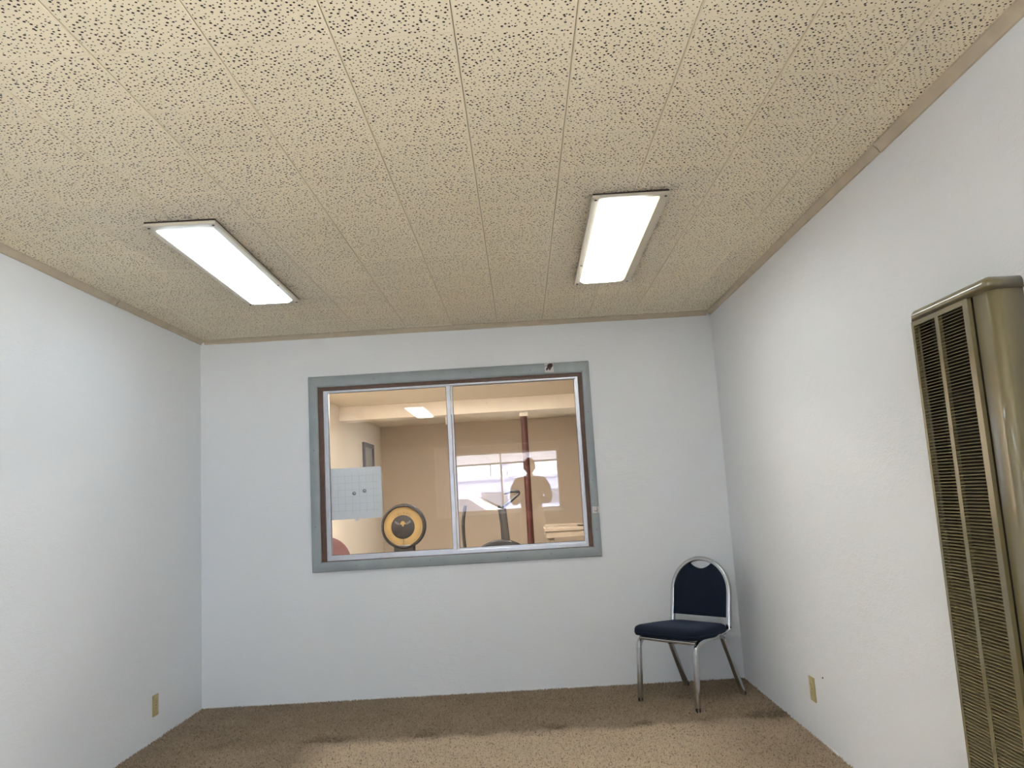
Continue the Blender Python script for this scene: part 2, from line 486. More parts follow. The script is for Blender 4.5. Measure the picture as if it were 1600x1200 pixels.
# ceiling: backing boards with every tile its own piece
M_BACKING = mat('dark_ceiling_joint', (0.10, 0.07, 0.04, 1), 0.9)
ceiling = struct(boxobj('ceiling', (XL - 0.12, YF - 0.12, H + 0.010), (XR + 0.12, 0.12, H + 0.06), M_BACKING))
tile_cache = {}
def tile_mesh(x0, x1, y0, y1):
    key = tuple(round(v, 4) for v in (x0, x1, y0, y1))
    if key in tile_cache: return tile_cache[key]
    bm = bmesh.new()
    gx, gy, cx, cyy, dz = 0.0009, 0.0001, 0.0030, 0.0006, 0.0028
    z0, zm, z1 = 0.0, dz, 0.0115
    def ring(ax, ay, z): return [bm.verts.new(p) for p in ((x0 + ax, y0 + ay, z), (x1 - ax, y0 + ay, z), (x1 - ax, y1 - ay, z), (x0 + ax, y1 - ay, z))]
    a, b_, c = ring(gx + cx, gy + cyy, z0), ring(gx, gy, zm), ring(gx, gy, z1)
    bm.faces.new(a[::-1])
    for A, B in ((a, b_), (b_, c)):
        for j in range(4): bm.faces.new((A[j], A[(j + 1) % 4], B[(j + 1) % 4], B[j]))
    bmesh.ops.recalc_face_normals(bm, faces=bm.faces)
    # make sure the seen face points down
    me = D.meshes.new('ceiling_tile'); bm.to_mesh(me); bm.free(); me.materials.append(M_TILE)
    tile_cache[key] = me
    return me
k0 = math.floor((XL - X0) / T); k1 = math.ceil((XR - X0) / T)
j0 = math.floor((YF - YJ) / T); j1 = math.ceil((0 - YJ) / T)
for k in range(k0, k1):
    for j in range(j0, j1):
        ax, ay = X0 + k * T, YJ + j * T
        bx0, bx1 = max(ax, XL + .001), min(ax + T, XR - .001)
        by0, by1 = max(ay, YF + .001), min(ay + T, -.001)
        if bx1 - bx0 < 0.01 or by1 - by0 < 0.01: continue
        ccx, ccy = ax + T / 2, ay + T / 2
        o = link('ceiling_tile', tile_mesh(bx0 - ccx, bx1 - ccx, by0 - ccy, by1 - ccy), None, ceiling)
        o.location = (ccx, ccy, H + random.uniform(-0.0004, 0.0004))

# ceiling moulding: small cove strips with open butt joints
def cove(name, a, b, inward, drop=0.030, out=0.026, sag=0.0):
    """a->b along the wall/ceiling corner, inward = unit vector into the room"""
    bm = bmesh.new(); a = Vector(a); b = Vector(b); n = Vector(inward); u = Vector((0, 0, 1))
    prof = [(0, 0), (out, 0), (out, -0.006), (out * 0.80, -0.010), (out * 0.42, -drop * 0.62), (0.009, -drop + 0.004), (0.008, -drop), (0, -drop)]
    N = 14; rings = []
    rr = random.Random(name)
    for i in range(N + 1):
        t = i / N; p = a.lerp(b, t)
        w = rr.uniform(-0.0012, 0.0012); s_ = sag * (1 - t)
        rings.append([bm.verts.new(p + n * (px + (w if px > 0.01 else 0)) + u * (pz - (w + s_ if pz < -0.01 else 0))) for px, pz in prof])
    for A, B in zip(rings, rings[1:]):
        for j in range(len(prof)): bm.faces.new((A[j], A[(j + 1) % len(prof)], B[(j + 1) % len(prof)], B[j]))
    bm.faces.new(rings[0][::-1]); bm.faces.new(rings[-1])
    o = bmobj(name, bm, M_TRIM); struct(o)
    return soft(o, 40)
zc = H - 0.0006
cove('trim_1', (XL + 0.0, -1.143, zc), (XL, -0.002, zc), (1, 0, 0), drop=0.027, sag=0.004)
cove('trim_2', (XL, YF, zc), (XL, -1.150, zc), (1, 0, 0), drop=0.031)
cove('trim_3', (XL + 0.028, 0, zc), (XR - 0.028, 0, zc), (0, -1, 0))
cove('trim_4', (XR, -2.585, zc), (XR, -0.002, zc), (-1, 0, 0), drop=0.028, sag=0.003)
cove('trim_5', (XR, YF, zc), (XR, -2.594, zc), (-1, 0, 0), drop=0.033, out=0.030)

# rough paint-and-plaster edge where the walls meet the carpet
def skirt_bead(name, a, b, inward, n=90):
    bm = bmesh.new(); a = Vector(a); b = Vector(b); nn = Vector(inward); rr = random.Random(name); rings = []
    w = 0.006; hh = 0.016
    for i in range(n + 1):
        p = a.lerp(b, i / n)
        w += rr.uniform(-.002, .002); w = min(max(w, .0015), .005)
        hh += rr.uniform(-.004, .004); hh = min(max(hh, .005), .014)
        rings.append([bm.verts.new(p), bm.verts.new(p + nn * w), bm.verts.new(p + nn * w * .8 + Vector((0, 0, hh * .6))), bm.verts.new(p + nn * 0.0005 + Vector((0, 0, hh)))])
    for A, B in zip(rings, rings[1:]):
        for j in range(4): bm.faces.new((A[j], A[(j + 1) % 4], B[(j + 1) % 4], B[j]))
    bm.faces.new(rings[0][::-1]); bm.faces.new(rings[-1])
    struct(soft(bmobj(name, bm, M_WALL), 60))
skirt_bead('baseboard_back', (XL, 0, 0), (XR, 0, 0), (0, -1, 0))
skirt_bead('baseboard_left', (XL, -1.8, 0), (XL, -0.01, 0), (1, 0, 0))
skirt_bead('baseboard_right', (XR, -1.8, 0), (XR, -0.01, 0), (-1, 0, 0))

# ------------------------------------------------------------------ inner window
def ringbox(bm, x0, x1, z0, z1, t, y0, y1, tt=None, tb=None, tr=None):
    tt = t if tt is None else tt; tb = t if tb is None else tb; tr = t if tr is None else tr
    box(bm, (x0, y0, z0), (x0 + t, y1, z1)); box(bm, (x1 - tr, y0, z0), (x1, y1, z1))
    box(bm, (x0 + t, y0, z0), (x1 - tr, y1, z0 + tb)); box(bm, (x0 + t, y0, z1 - tt), (x1 - tr, y1, z1))

win = empty('window_1', (-0.445, 0.0, 0.87)); struct(win)
def wpart(o): 
    o.parent = win; o.matrix_parent_inverse = Matrix.Translation(-win.location); return o
WJ = dict(x0=OX0, x1=OX1, z0=OZ0, z1=OZ1)
bm = bmesh.new(); ringbox(bm, OX0 + .001, OX1 - .001, OZ0 + .001, OZ1 - .001, 0.036, -0.001, 0.125, tt=0.030, tb=0.012, tr=0.034)
wpart(bmobj('jamb_lining', bm, M_BROWN))
# casing boards, mitred; outer edge slightly out of square as in the photo
ci0, ci1, cz0, cz1 = -1.328, 0.440, 0.872, 2.019
co0, co1, coz0, coz1 = -1.389, 0.492, 0.809, 2.093
Q_out = [(co0, coz0), (co1, coz0), (co1, coz1), (co0, coz1)]
Q_in = [(ci0, cz0), (ci1, cz0), (ci1, cz1), (ci0, cz1)]
def casing_board(i):
    j = (i + 1) % 4
    a, b_, c, d = Vector((*Q_out[i], 0)), Vector((*Q_out[j], 0)), Vector((*Q_in[j], 0)), Vector((*Q_in[i], 0))
    e = (b_ - a).normalized() * 0.0006
    bm = bmesh.new()
    def R(p, y, ins):
        cen = (a + b_ + c + d) / 4
        return bm.verts.new((p.x, y, p.y))
    # profile: back, outer lip, rounded outer shoulder, flat, inner shoulder
    def lerp(t, s): # s 0 at i end, 1 at j end ; t 0 outer,1 inner
        p0 = a.lerp(d, t) + e; p1 = b_.lerp(c, t) - e
        return p0.lerp(p1, s)
    prof = [(0.0, 0.0), (0.0, -0.012), (0.06, -0.018), (0.22, -0.0215), (0.80, -0.0195), (0.93, -0.017), (1.0, -0.012), (1.0, 0.0)]
    A = [bm.verts.new((lerp(t, 0).x, y, lerp(t, 0).y)) for t, y in prof]
    B = [bm.verts.new((lerp(t, 1).x, y, lerp(t, 1).y)) for t, y in prof]
    for k in range(len(prof)): bm.faces.new((A[k], A[(k + 1) % len(prof)], B[(k + 1) % len(prof)], B[k]))
    bm.faces.new(A[::-1]); bm.faces.new(B)
    o = wpart(bmobj('casing_board', bm, M_CASING)); soft(o, 30)
    return o
cboards = [casing_board(i) for i in range(4)]
for bi, (x, z) in enumerate([(-1.10, .84), (-.62, .846), (-.12, .835), (.16, .845), (-.95, 2.055), (-.30, 2.06), (.10, 2.05), (.465, 1.75), (.462, 1.30), (.468, .98), (-1.358, 1.6), (-1.36, 1.1)]):
    bm = bmesh.new(); lathe(bm, [(0.0, -0.0016), (0.0026, -0.0012), (0.0028, 0.001)], 8, 'Y', (x, -0.0212, z))
    nb = bmobj('nail_head', bm, M_SCREW)
    par = cboards[0] if z < .86 else cboards[2] if z > 2.03 else cboards[1] if x > 0 else cboards[3]
    nb.parent = par; nb.matrix_parent_inverse = Matrix.Translation(-win.location) if False else par.matrix_world.inverted()
# paper-thin line of bare wood under the aluminium sill
bm = bmesh.new(); ringbox(bm, -1.298, 0.413, 0.876, 1.9965, 0.020, 0.020, 0.100, tt=0.010, tb=0.022, tr=0.014)
wpart(bmobj('track_frame', bm, M_ALU))
def sash(x0, x1, z0, z1, y, tl, tr):
    bm = bmesh.new()
    box(bm, (x0, y - .010, z0), (x0 + tl, y + .010, z1), .0015, 1); box(bm, (x1 - tr, y - .010, z0), (x1, y + .010, z1), .0015, 1)
    box(bm, (x0 + tl, y - .009, z0), (x1 - tr, y + .009, z0 + .012), .001, 1); box(bm, (x0 + tl, y - .009, z1 - .007), (x1 - tr, y + .009, z1), .001, 1)
    s_ = wpart(bmobj('sash', bm, M_ALU))
    g = boxobj('glass_pane', (x0 + tl - .002, y - .002, z0 + .008), (x1 - tr + .002, y + .002, z1 - .005), M_GLASS)
    g.parent = s_
    k = bmesh.new(); e = .0022
    ringbox(k, x0 + tl, x1 - tr, z0 + .012, z1 - .007, e, y - .0045, y - .0022)
    kk = bmobj('gasket', k, M_BLACKGASKET); kk.parent = s_
    return s_
sash(-1.290, -0.447, 0.897, 1.989, 0.040, 0.020, 0.026)
sash(-0.444, 0.404, 0.897, 1.992, 0.064, 0.012, 0.014)
bm = bmesh.new(); box(bm, (-.452, .027, 1.395), (-.466, .0305, 1.435), .001, 1)
wpart(bmobj('pull_catch', bm, M_ALU))

# stickers on the casing
def smudge_mat(name, c0, c1, scale, lo, hi):
    m = D.materials.new(name); m.use_nodes = True
    q = NT(m); b = m.node_tree.nodes['Principled BSDF']
    pos = q.n('ShaderNodeTexCoord').outputs['Generated']
    q.l(q.mix(q.sm(q.noise(pos, scale, 2), lo, hi), c0, c1), b.inputs['Base Color']); b.inputs['Roughness'].default_value = 0.6
    return m
def sticker(name, x0, x1, z0, z1, m, rot):
    o = boxobj(name, (-(x1 - x0) / 2, -.0009, -(z1 - z0) / 2), ((x1 - x0) / 2, 0, (z1 - z0) / 2), m)
    o.location = ((x0 + x1) / 2, -0.0203, (z0 + z1) / 2); o.rotation_euler = (0, rot, 0)
    return o
s1 = sticker('sticker', 0.197, 0.256, 2.030, 2.092, mat('white_sticker_paper', (0.62, 0.60, 0.58, 1), .6), 0.0)
tag(s1, 'torn white sticker with a dark picture on the top window casing', 'sticker')
bm = bmesh.new()
pts = [(-.018, -.022), (-.006, -.010), (.006, -.020), (.014, -.004), (.024, .008), (.022, .026), (.006, .028), (-.008, .022), (-.012, .006), (-.022, -.010)]
vs = [bm.verts.new((x, -.0013, z)) for x, z in pts]; vb = [bm.verts.new((x, -.0008, z)) for x, z in pts]
bm.faces.new(vs)
for i in range(len(pts)): bm.faces.new((vs[i], vs[(i + 1) % len(pts)], vb[(i + 1) % len(pts)], vb[i]))
bmobj('dark_print', bm, mat('dark_brown_print', (0.05, 0.025, 0.02, 1), .6, var=.3, vscale=60), s1)
s2 = sticker('sticker', 0.448, 0.492, 1.087, 1.130, mat('white_sticker_paper', (0.62, 0.60, 0.58, 1)), 0.02)
tag(s2, 'small white square sticker with a grey tick on the right window casing', 'sticker')
bm = bmesh.new(); sweep(bm, [(-.011, -.0011, -.004), (-.002, -.0011, -.010), (.006, -.0011, -.006), (.013, -.0011, .002)], circ(.0016, 6))
bmobj('grey_tick', bm, mat('grey_print', (.13, .13, .14, 1)), s2)

# ------------------------------------------------------------------ ceiling lights
def ceiling_light(cx, cy, w, l, lw, ll, rz, m, lz=0.034, lox=0.0, loy=0.0):
    r = empty('ceiling_light', (cx, cy + .012, H), rz)
    bm = bmesh.new(); zt, zb = -0.0085, -0.0205
    hx, hy, ix, iy = w / 2, l / 2, lw / 2 - .002, ll / 2 - .002
    for a, b_ in (((-hx, -hy, zb), (lox - ix, hy, zt)), ((lox + ix, -hy, zb), (hx, hy, zt)), ((lox - ix, -hy, zb), (lox + ix, loy - iy, zt)), ((lox - ix, loy + iy, zb), (lox + ix, hy, zt))):
        box(bm, a, b_, .0015, 1)
    bmobj('frame', bm, M_FIXFRAME, r)
    bm = bmesh.new()
    def ring(ax, ay, rad, z):
        return [bm.verts.new((lox + x, loy + y, z)) for x, y in rsq(ax, ay, rad, 5)]
    R = [ring(lw / 2, ll / 2, .022, -0.009), ring(lw / 2, ll / 2, .022, -0.0207), ring(lw / 2 - .014, ll / 2 - .014, .016, -lz + .001), ring(lw / 2 - .045, ll / 2 - .045, .012, -lz - .004)]
    for A, B in zip(R, R[1:]):
        for j in range(len(A)): bm.faces.new((A[j], A[(j + 1) % len(A)], B[(j + 1) % len(A)], B[j]))
    bm.faces.new(R[-1]); bm.faces.new(R[0][::-1])
    soft(bmobj('lens', bm, m, r), 30)
    for sx, sy in ((-1, -1), (1, -1), (-1, 1), (1, 1), (1 if cx < 0 else -1, .42)):
        bm = bmesh.new(); lathe(bm, [(0.0035, -0.0200), (0.0062, -0.0215), (0.0045, -0.0235), (0.001, -0.0240)], 10, 'Z', (sx * (hx - .016), sy * (hy - .022) if abs(sy) == 1 else sy * hy, 0))
        bmobj('screw', bm, M_SCREW, r)
    bm = bmesh.new(); box(bm, (-hx + .004, -hy + .004, -.0086), (hx - .004, hy - .004, -.0006)); bmobj('shadow_pan', bm, M_SCREW, r)  # dark pan fills the gap above the frame, standing in for its shadow
    return r
COOL = (0.74, 0.885, 1.0, 1); WARM = (0.092, 0.088, 0.060, 1); NEU = (0.95, 0.995, 0.98, 1)
L1 = ceiling_light(-1.3085, -1.611, .287, 1.320, .233, 1.217, .021, emit_mat('cool_lens', COOL, LENS_L))
tag(L1, 'glowing cool white rectangular ceiling light over the left side of the room', 'ceiling light', 'fluorescent ceiling lights')
L2 = ceiling_light(0.502, -1.633, .308, 1.314, .242, 1.235, -.010, emit_mat('warm_edged_lens', NEU, LENS_R, WARM, .121), lox=-.004, loy=-.018)
tag(L2, 'glowing ceiling light with a warm yellow right edge, nearer the right wall', 'ceiling light', 'fluorescent ceiling lights')
L3 = ceiling_light(-1.27, -4.95, .30, 1.32, .24, 1.22, 0.0, emit_mat('plain_lens', COOL, LENS_BACK))
tag(L3, 'lit ceiling light behind the camera, mirrored small in the left window pane', 'ceiling light', 'fluorescent ceiling lights')
for i, (x, y) in enumerate(((-0.75, 1.45), (-0.75, 2.15), (-0.4, 4.88))):  # third is an unseen lamp added to brighten the far wall
    Ln = ceiling_light(x, y, .30, 1.32, .24, 1.22, 0.0, emit_mat('next_room_lens', (1.0, .93, .82, 1), LENS_NEXT if i < 2 else 17.0))
    Ln.rotation_euler = (0, 0, PI / 2)
    tag(Ln, ['ceiling light in the next room, nearer of two just beyond the window', 'ceiling light in the next room, farther of two just beyond the window', 'unseen fill light added behind the beam to brighten the far end of the next room'][i], 'ceiling light', 'ceiling lights of the next room')

# ------------------------------------------------------------------ wall heater
def heater():
    r = empty('wall_heater', (XR, -3.03, 0.0)); 
    tag(r, 'tall khaki louvred gas wall heater on the right wall', 'heater')
    ox, oy = XR, -3.03
    def P(x, y, z): return (x - ox, y - oy, z)
    y0, y1, zb, zt = -3.235, -2.826, 0.06, 1.728
    xf = 1.252
    # body: near side with a big rounded front corner, far side, bottom, recessed back
    bm = bmesh.new()
    rad = .026; prof = [(XR, y0)]
    for k in range(9):
        a = PI / 2 * k / 8
        prof.append((xf + rad - rad * math.sin(a), y0 + rad - rad * math.cos(a)))
    prof += [(xf, -3.150), (xf + .012, -3.150), (xf + .012, -3.175), (XR, -3.175)]
    lo = [bm.verts.new(P(x, y, zb)) for x, y in prof]; hi = [bm.verts.new(P(x, y, zt - .030)) for x, y in prof]
    for j in range(len(prof)): bm.faces.new((lo[j], lo[(j + 1) % len(prof)], hi[(j + 1) % len(prof)], hi[j]))
    bm.faces.new(lo[::-1]); bm.faces.new(hi)
    box(bm, P(xf, -2.850, zb), P(XR, y1, zt - .03), .004, 2)
    box(bm, P(xf, -3.175, zb), P(XR, -2.85, .245), .002, 1)
    body = soft(bmobj('cabinet', bm, M_HEAT, r), 30); body.modifiers.new('weighted', 'WEIGHTED_NORMAL')
    bm = bmesh.new(); box(bm, P(1.288, -3.174, .246), P(XR - .002, -2.851, zt - .032)); box(bm, P(1.2532, -2.856, .246), P(1.2885, -2.8505, zt - .032)); box(bm, P(1.2532, -3.174, zt - .036), P(1.2885, -2.851, zt - .0305)); box(bm, P(1.2645, -3.1755, .246), P(1.2885, -3.170, zt - .032))
    bmobj('burner_chamber', bm, M_HEAT_IN, r)
    # cap: rounded, slightly proud, highlights along its front ridge
    bm = bmesh.new()
    vs = box(bm, P(1.2375, y0 - .005, zt - .036), P(XR, y1 + .004, zt))
    es = [e for e in bm.edges if not all(abs(v.co.x) < 1e-4 for v in e.verts) and (all(v.co.z > zt - .001 for v in e.verts) or abs(e.verts[0].co.z - e.verts[1].co.z) > .01)]
    bmesh.ops.bevel(bm, geom=es, offset=.020, segments=6, affect='EDGES', profile=.5)
    cap = soft(bmobj('top_cap', bm, M_HEAT, r), 40); cap.modifiers.new('weighted', 'WEIGHTED_NORMAL')
    # grille panel
    gx0, gx1 = 1.240, 1.2515
    ys = [-3.142, -3.116, -2.986, -2.966, -2.842, -2.828]
    zs0, zs1 = 0.251, 1.677
    bm = bmesh.new()
    for a, b_ in (((gx0, ys[0], .245), (gx1, ys[1], 1.692)), ((gx0, ys[2], zs0), (gx1, ys[3], zs1)), ((gx0, ys[4], .245), (gx1, ys[5], 1.692)),
                  ((gx0, ys[1], zs1), (gx1, ys[4], 1.692)), ((gx0, ys[1], .245), (gx1, ys[4], zs0))):
        box(bm, P(*a), P(*b_))
    g = bmobj('grille', bm, M_HEAT, r)
    n = 150; pitch = (zs1 - zs0) / n
    for ya, yb in ((ys[1], ys[2]), (ys[3], ys[4])):
        wdt = yb - ya
        me = D.meshes.new('louver_slat'); bm = bmesh.new()
        # pressed blade: outer lip low, root high, a bit of a curl
        pr = [(0.0005, -.0034), (0.0001, -.0022), (.0008, -.0014), (.0060, .0004), (.0114, .0012), (.0114, .0004), (.0062, -.0004), (.0016, -.0024), (.0012, -.0034)]
        A = [bm.verts.new((x, 0, z)) for x, z in pr]; B = [bm.verts.new((x, wdt, z)) for x, z in pr]
        for j in range(len(pr)): bm.faces.new((A[j], A[(j + 1) % len(pr)], B[(j + 1) % len(pr)], B[j]))
        bm.faces.new(A[::-1]); bm.faces.new(B)
        bmesh.ops.recalc_face_normals(bm, faces=bm.faces); bm.to_mesh(me); bm.free(); me.materials.append(M_SLAT)
        rr = random.Random(5)
        for i in range(n):
            s_ = link('louver_slat', me, None, g)
            s_.location = P(gx0, ya, zs0 + (i + .5) * pitch)
heater()

# ------------------------------------------------------------------ outlets
def outlet(x, y, z, side, label):
    r = empty('wall_outlet', (x, y, z)); r.rotation_euler = (0, 0, PI / 2 if side > 0 else -PI / 2)  # local -y... plate faces the room
    tag(r, label, 'outlet', 'wall outlets')
    # local frame: +y into the wall
    bm = bmesh.new(); box(bm, (-.035, -.0065, -.0575), (.035, 0, .0575), .0035, 2); soft(bmobj('cover_plate', bm, M_IVORY, r), 40)
    for s in (1, -1):
        bm = bmesh.new()
        A = [bm.verts.new((x_, -.0085, z_ + s * .0195)) for x_, z_ in rsq(.0170, .0140, .009, 4)]
        B = [bm.verts.new((x_, -.006, z_ + s * .0195)) for x_, z_ in rsq(.0175, .0145, .009, 4)]
        for j in range(len(A)): bm.faces.new((A[j], A[(j + 1) % len(A)], B[(j + 1) % len(A)], B[j]))
        bm.faces.new(A)
        f_ = bmobj('receptacle', bm, M_IVORY, r)
        for sx, hh in ((-.0065, .004), (.0065, .0033)):
            bm = bmesh.new(); box(bm, (sx - .001, -.0088, s * .0195 + .003 - hh), (sx + .001, -.0084, s * .0195 + .003 + hh)); bmobj('slot', bm, M_SLOT, f_)
        bm = bmesh.new(); lathe(bm, [(.0022, -.0084), (.0022, -.0088)], 8, 'Y', (0, 0, s * .0195 - .007)); bmobj('slot', bm, M_SLOT, f_)
    bm = bmesh.new(); lathe(bm, [(.0030, -.006), (.0028, -.0078), (.001, -.0082)], 10, 'Y', (0, 0, 0)); bmobj('screw', bm, M_SCREW, r)
    return r
oL = outlet(XL, -0.656, 0.190, -1, 'aged ivory duplex outlet low on the left wall')
oR = outlet(XR, -1.272, 0.231, 1, 'aged ivory duplex outlet on the right wall beside the chair corner')
oL.rotation_euler = (0, 0, PI / 2); oR.rotation_euler = (0, 0, -PI / 2)
# a nail hole plug beside the right outlet
bm = bmesh.new(); lathe(bm, [(.004, .0), (.004, -.003), (.001, -.005)], 8, 'X', (0, 0, 0))
nl = bmobj('wall_nail', bm, M_SCREW); nl.location = (XR, -1.424, .315); tag(nl, 'small nail head in the right wall just above the outlet', 'nail')

# ------------------------------------------------------------------ banquet chair
def chair():
    fwd = Vector((-.733, -.680, 0)).normalized()
    r = empty('banquet_chair', (0.918, -0.406, 0.0)); r.rotation_euler = (0, 0, math.atan2(-fwd.x, fwd.y))
    tag(r, 'navy upholstered banquet chair with a round-topped back and chrome legs', 'chair')
    # local: +y forward; seen from the front, +x is the chair's own right... mirrored parts anyway
    tube = rsq(.0132, .0132, .0050, 2)
    for s in (-1, 1):
        x = .200 * s
        up = Vector((s, 0, 0))
        front = fillet([(x, .226, .006), (x, .206, .335), (x, .190, .352), (x, .150, .364)], [.030, .02], 6)
        bm = bmesh.new(); sweep(bm, fillet([(x, .226, .006), (x, .200, .350), (x, .110, .366)], [.055], 8), tube, up=up); lf = soft(bmobj('leg', bm, M_CHROME, r), 50)
        bm = bmesh.new(); lathe(bm, [(.014, .0), (.015, .006), (.0145, .022), (.012, .024)], 10, 'Z', (x, .226, 0)); soft(bmobj('foot_cap', bm, M_RUBBER, lf), 40)
        bm = bmesh.new(); sweep(bm, fillet([(x, .110, .366), (x, -.045, .366), (x, -.070, .345)], [.02], 4), tube, up=up); soft(bmobj('side_rail', bm, M_CHROME, r), 50)
        bm = bmesh.new(); sweep(bm, fillet([(x, -.020, .366), (x, -.062, .362), (x, -.226, .006)], [.030], 7), tube, up=up); lb = soft(bmobj('leg', bm, M_CHROME, r), 50)
        bm = bmesh.new(); lathe(bm, [(.014, .0), (.015, .006), (.0145, .022), (.012, .024)], 10, 'Z', (x, -.228, 0)); soft(bmobj('foot_cap', bm, M_RUBBER, lb), 40)
        # bracket joining the rail to the back upright
        bm = bmesh.new(); sweep(bm, [(x, -.040, .372), (x, -.090, .376), (x, -.136, .392)], rsq(.010, .0035, .003, 2), up=up); br = soft(bmobj('bracket', bm, M_CHROME, r), 50)
        bm = bmesh.new(); lathe(bm, [(.0055, .0), (.005, s * .004), (.002, s * .005)], 10, 'X', (x + s * .0120, -.138, .398)); bmobj('bolt', bm, M_SCREW, br)
    # cross rails under the seat
    bm = bmesh.new(); sweep(bm, [(-.196, .190, .357), (0, .196, .357), (.196, .190, .357)], rsq(.009, .009, .003, 2), up=Vector((0, 0, 1))); soft(bmobj('front_rail', bm, M_CHROME, r), 50)
    bm = bmesh.new(); sweep(bm, [(-.196, -.05, .360), (.196, -.05, .360)], rsq(.009, .009, .003, 2), up=Vector((0, 0, 1))); soft(bmobj('rear_rail', bm, M_CHROME, r), 50)
    for xx in (-.03,):
        bm = bmesh.new(); lathe(bm, [(.030, .349), (.032, .346), (.030, .343)], 16, 'Z', (xx, .176, 0)); soft(bmobj('glide_clip', bm, M_CHROME, r), 40)
    # seat cushion
    bm = bmesh.new()
    def outline(inset, n=7):
        wf, wb, yf, yb = .222 - inset, .186 - inset, .240 - inset, -.165 + inset
        pts = fillet([Vector((0, yf, 0)), Vector((wf, yf - .006, 0)), Vector((wf - .004, .02, 0)), Vector((wb, yb, 0)), Vector((0, yb, 0))], [.05, .03, .055], n)
        return pts + [Vector((-p.x, p.y, 0)) for p in pts[-2:0:-1]]
    def tilt(y): return (y - .24) * .045
    R = []
    for ins, z in ((.018, .3745), (.004, .378), (.0, .388), (.0, .412), (.005, .425), (.018, .4335), (.055, .438), (.11, .441)):
        R.append([bm.verts.new((p.x, p.y, z + tilt(p.y))) for p in outline(ins)])
    for A, B in zip(R, R[1:]):
        for j in range(len(A)): bm.faces.new((A[j], A[(j + 1) % len(A)], B[(j + 1) % len(A)], B[j]))
    bm.faces.new(R[0][::-1]); bm.faces.new(R[-1])
    seat = soft(bmobj('seat', bm, M_NAVY, r), 60)
    bm = bmesh.new(); sweep(bm, [Vector((p.x, p.y, .397 + tilt(p.y))) for p in outline(-.0006)], circ(.0022, 6), closed=True)
    soft(bmobj('piping', bm, M_NAVY, seat), 80)
    # back frame: an inverted U
    def rec(z): return -.136 - .175 * (z - .385)
    arch = [(-.200, z) for z in (.385, .45, .52, .58)]
    zc_, ha = .592, .190
    for k in range(0, 25):
        a = PI - PI * k / 24
        arch.append((.200 * math.cos(a), zc_ + ha * math.sin(a)))
    arch += [(.200, z) for z in (.58, .52, .45, .385)]
    bm = bmesh.new(); sweep(bm, [(x, rec(z), z) for x, z in arch], rsq(.0128, .0128, .0050, 2), up=Vector((1, 0, 0)))
    soft(bmobj('back_frame', bm, M_CHROME, r), 50)
    # back cushion with a scooped hand-hold at the top
    def pad(ins):
        w = .190 - ins; pts = []
        pts.append((-w, .452 + ins)); pts.append((w, .452 + ins)); 
        pts += [(w, .50), (w, .55)]
        a_end = math.radians(65)
        for k in range(13):
            a = a_end * k / 12
            pts.append((w * math.cos(a), zc_ + (ha - .009 - ins) * math.sin(a)))
        xe, ze = pts[-1]
        for k in range(1, 12):
            t = k / 12; x = xe * (1 - 2 * t)
            pts.append((x, ze - (.032 + ins * .3) * math.sin(PI * t) ** .85))
        for k in range(13):
            a = PI - a_end * (12 - k) / 12
            pts.append((w * math.cos(a), zc_ + (ha - .009 - ins) * math.sin(a)))
        pts += [(-w, .55), (-w, .50)]
        return pts
    bm = bmesh.new(); R = []
    for ins, d in ((.022, -.012), (.004, -.010), (.0, -.004), (.0, .010), (.006, .018), (.022, .024)):
        R.append([bm.verts.new((x, rec(z) + d, z)) for x, z in pad(ins)])
    for A, B in zip(R, R[1:]):
        for j in range(len(A)): bm.faces.new((A[j], A[(j + 1) % len(A)], B[(j + 1) % len(A)], B[j]))
    bm.faces.new(R[0][::-1]); bm.faces.new(R[-1])
    bmesh.ops.triangulate(bm, faces=[f for f in bm.faces if len(f.verts) > 4])
    soft(bmobj('backrest', bm, M_NAVY, r), 50)
    return r
chair()

# ------------------------------------------------------------------ next room
# support post
t = empty('support_post', (0.068, 4.30, 0.0)); tag(t, 'oxblood red steel post holding up the beam in the next room', 'post')
bm = bmesh.new(); lathe(bm, [(.040, .012), (.040, 2.165)], 20); soft(bmobj('pole', bm, M_RED, t), 40)
bm = bmesh.new(); box(bm, (-.052, -.052, 2.165), (.052, .052, 2.217), .004, 1); bmobj('cap_block', bm, M_CREAMP, t)
bm = bmesh.new(); box(bm, (-.09, -.09, 0), (.09, .09, .012), .002, 1); bmobj('base_plate', bm, M_RED, t)

# conduit stub hanging from the beam
bm = bmesh.new(); box(bm, (-.008, -.008, -.10), (.008, .008, 0), .002, 1)
o = bmobj('hanging_stub', bm, M_CREAMP); o.location = (-.86, 4.23, 2.217); tag(o, 'short cream stub hanging under the beam left of the sash divide', 'bracket')

# framed picture on the left wall of the next room
t = empty('picture_frame', (XL, 5.78, 1.60)); tag(t, 'dark framed picture on the cream side wall behind the white board', 'picture')
bm = bmesh.new()
for a, b_ in (((0, -.35, 0), (.035, -.29, .46)), ((0, .29, 0), (.035, .35, .46)), ((0, -.29, 0), (.035, .29, .06)), ((0, -.29, .40), (.035, .29, .46))): box(bm, a, b_, .004, 1)
bmobj('frame', bm, mat('dark_frame_wood', (.035, .022, .022, 1), .4), t)
bm = bmesh.new(); box(bm, (.001, -.29, .06), (.012, .29, .40)); bmobj('picture', bm, mat('grey_picture', (.28, .27, .24, 1), .4, var=.3, vscale=5), t)

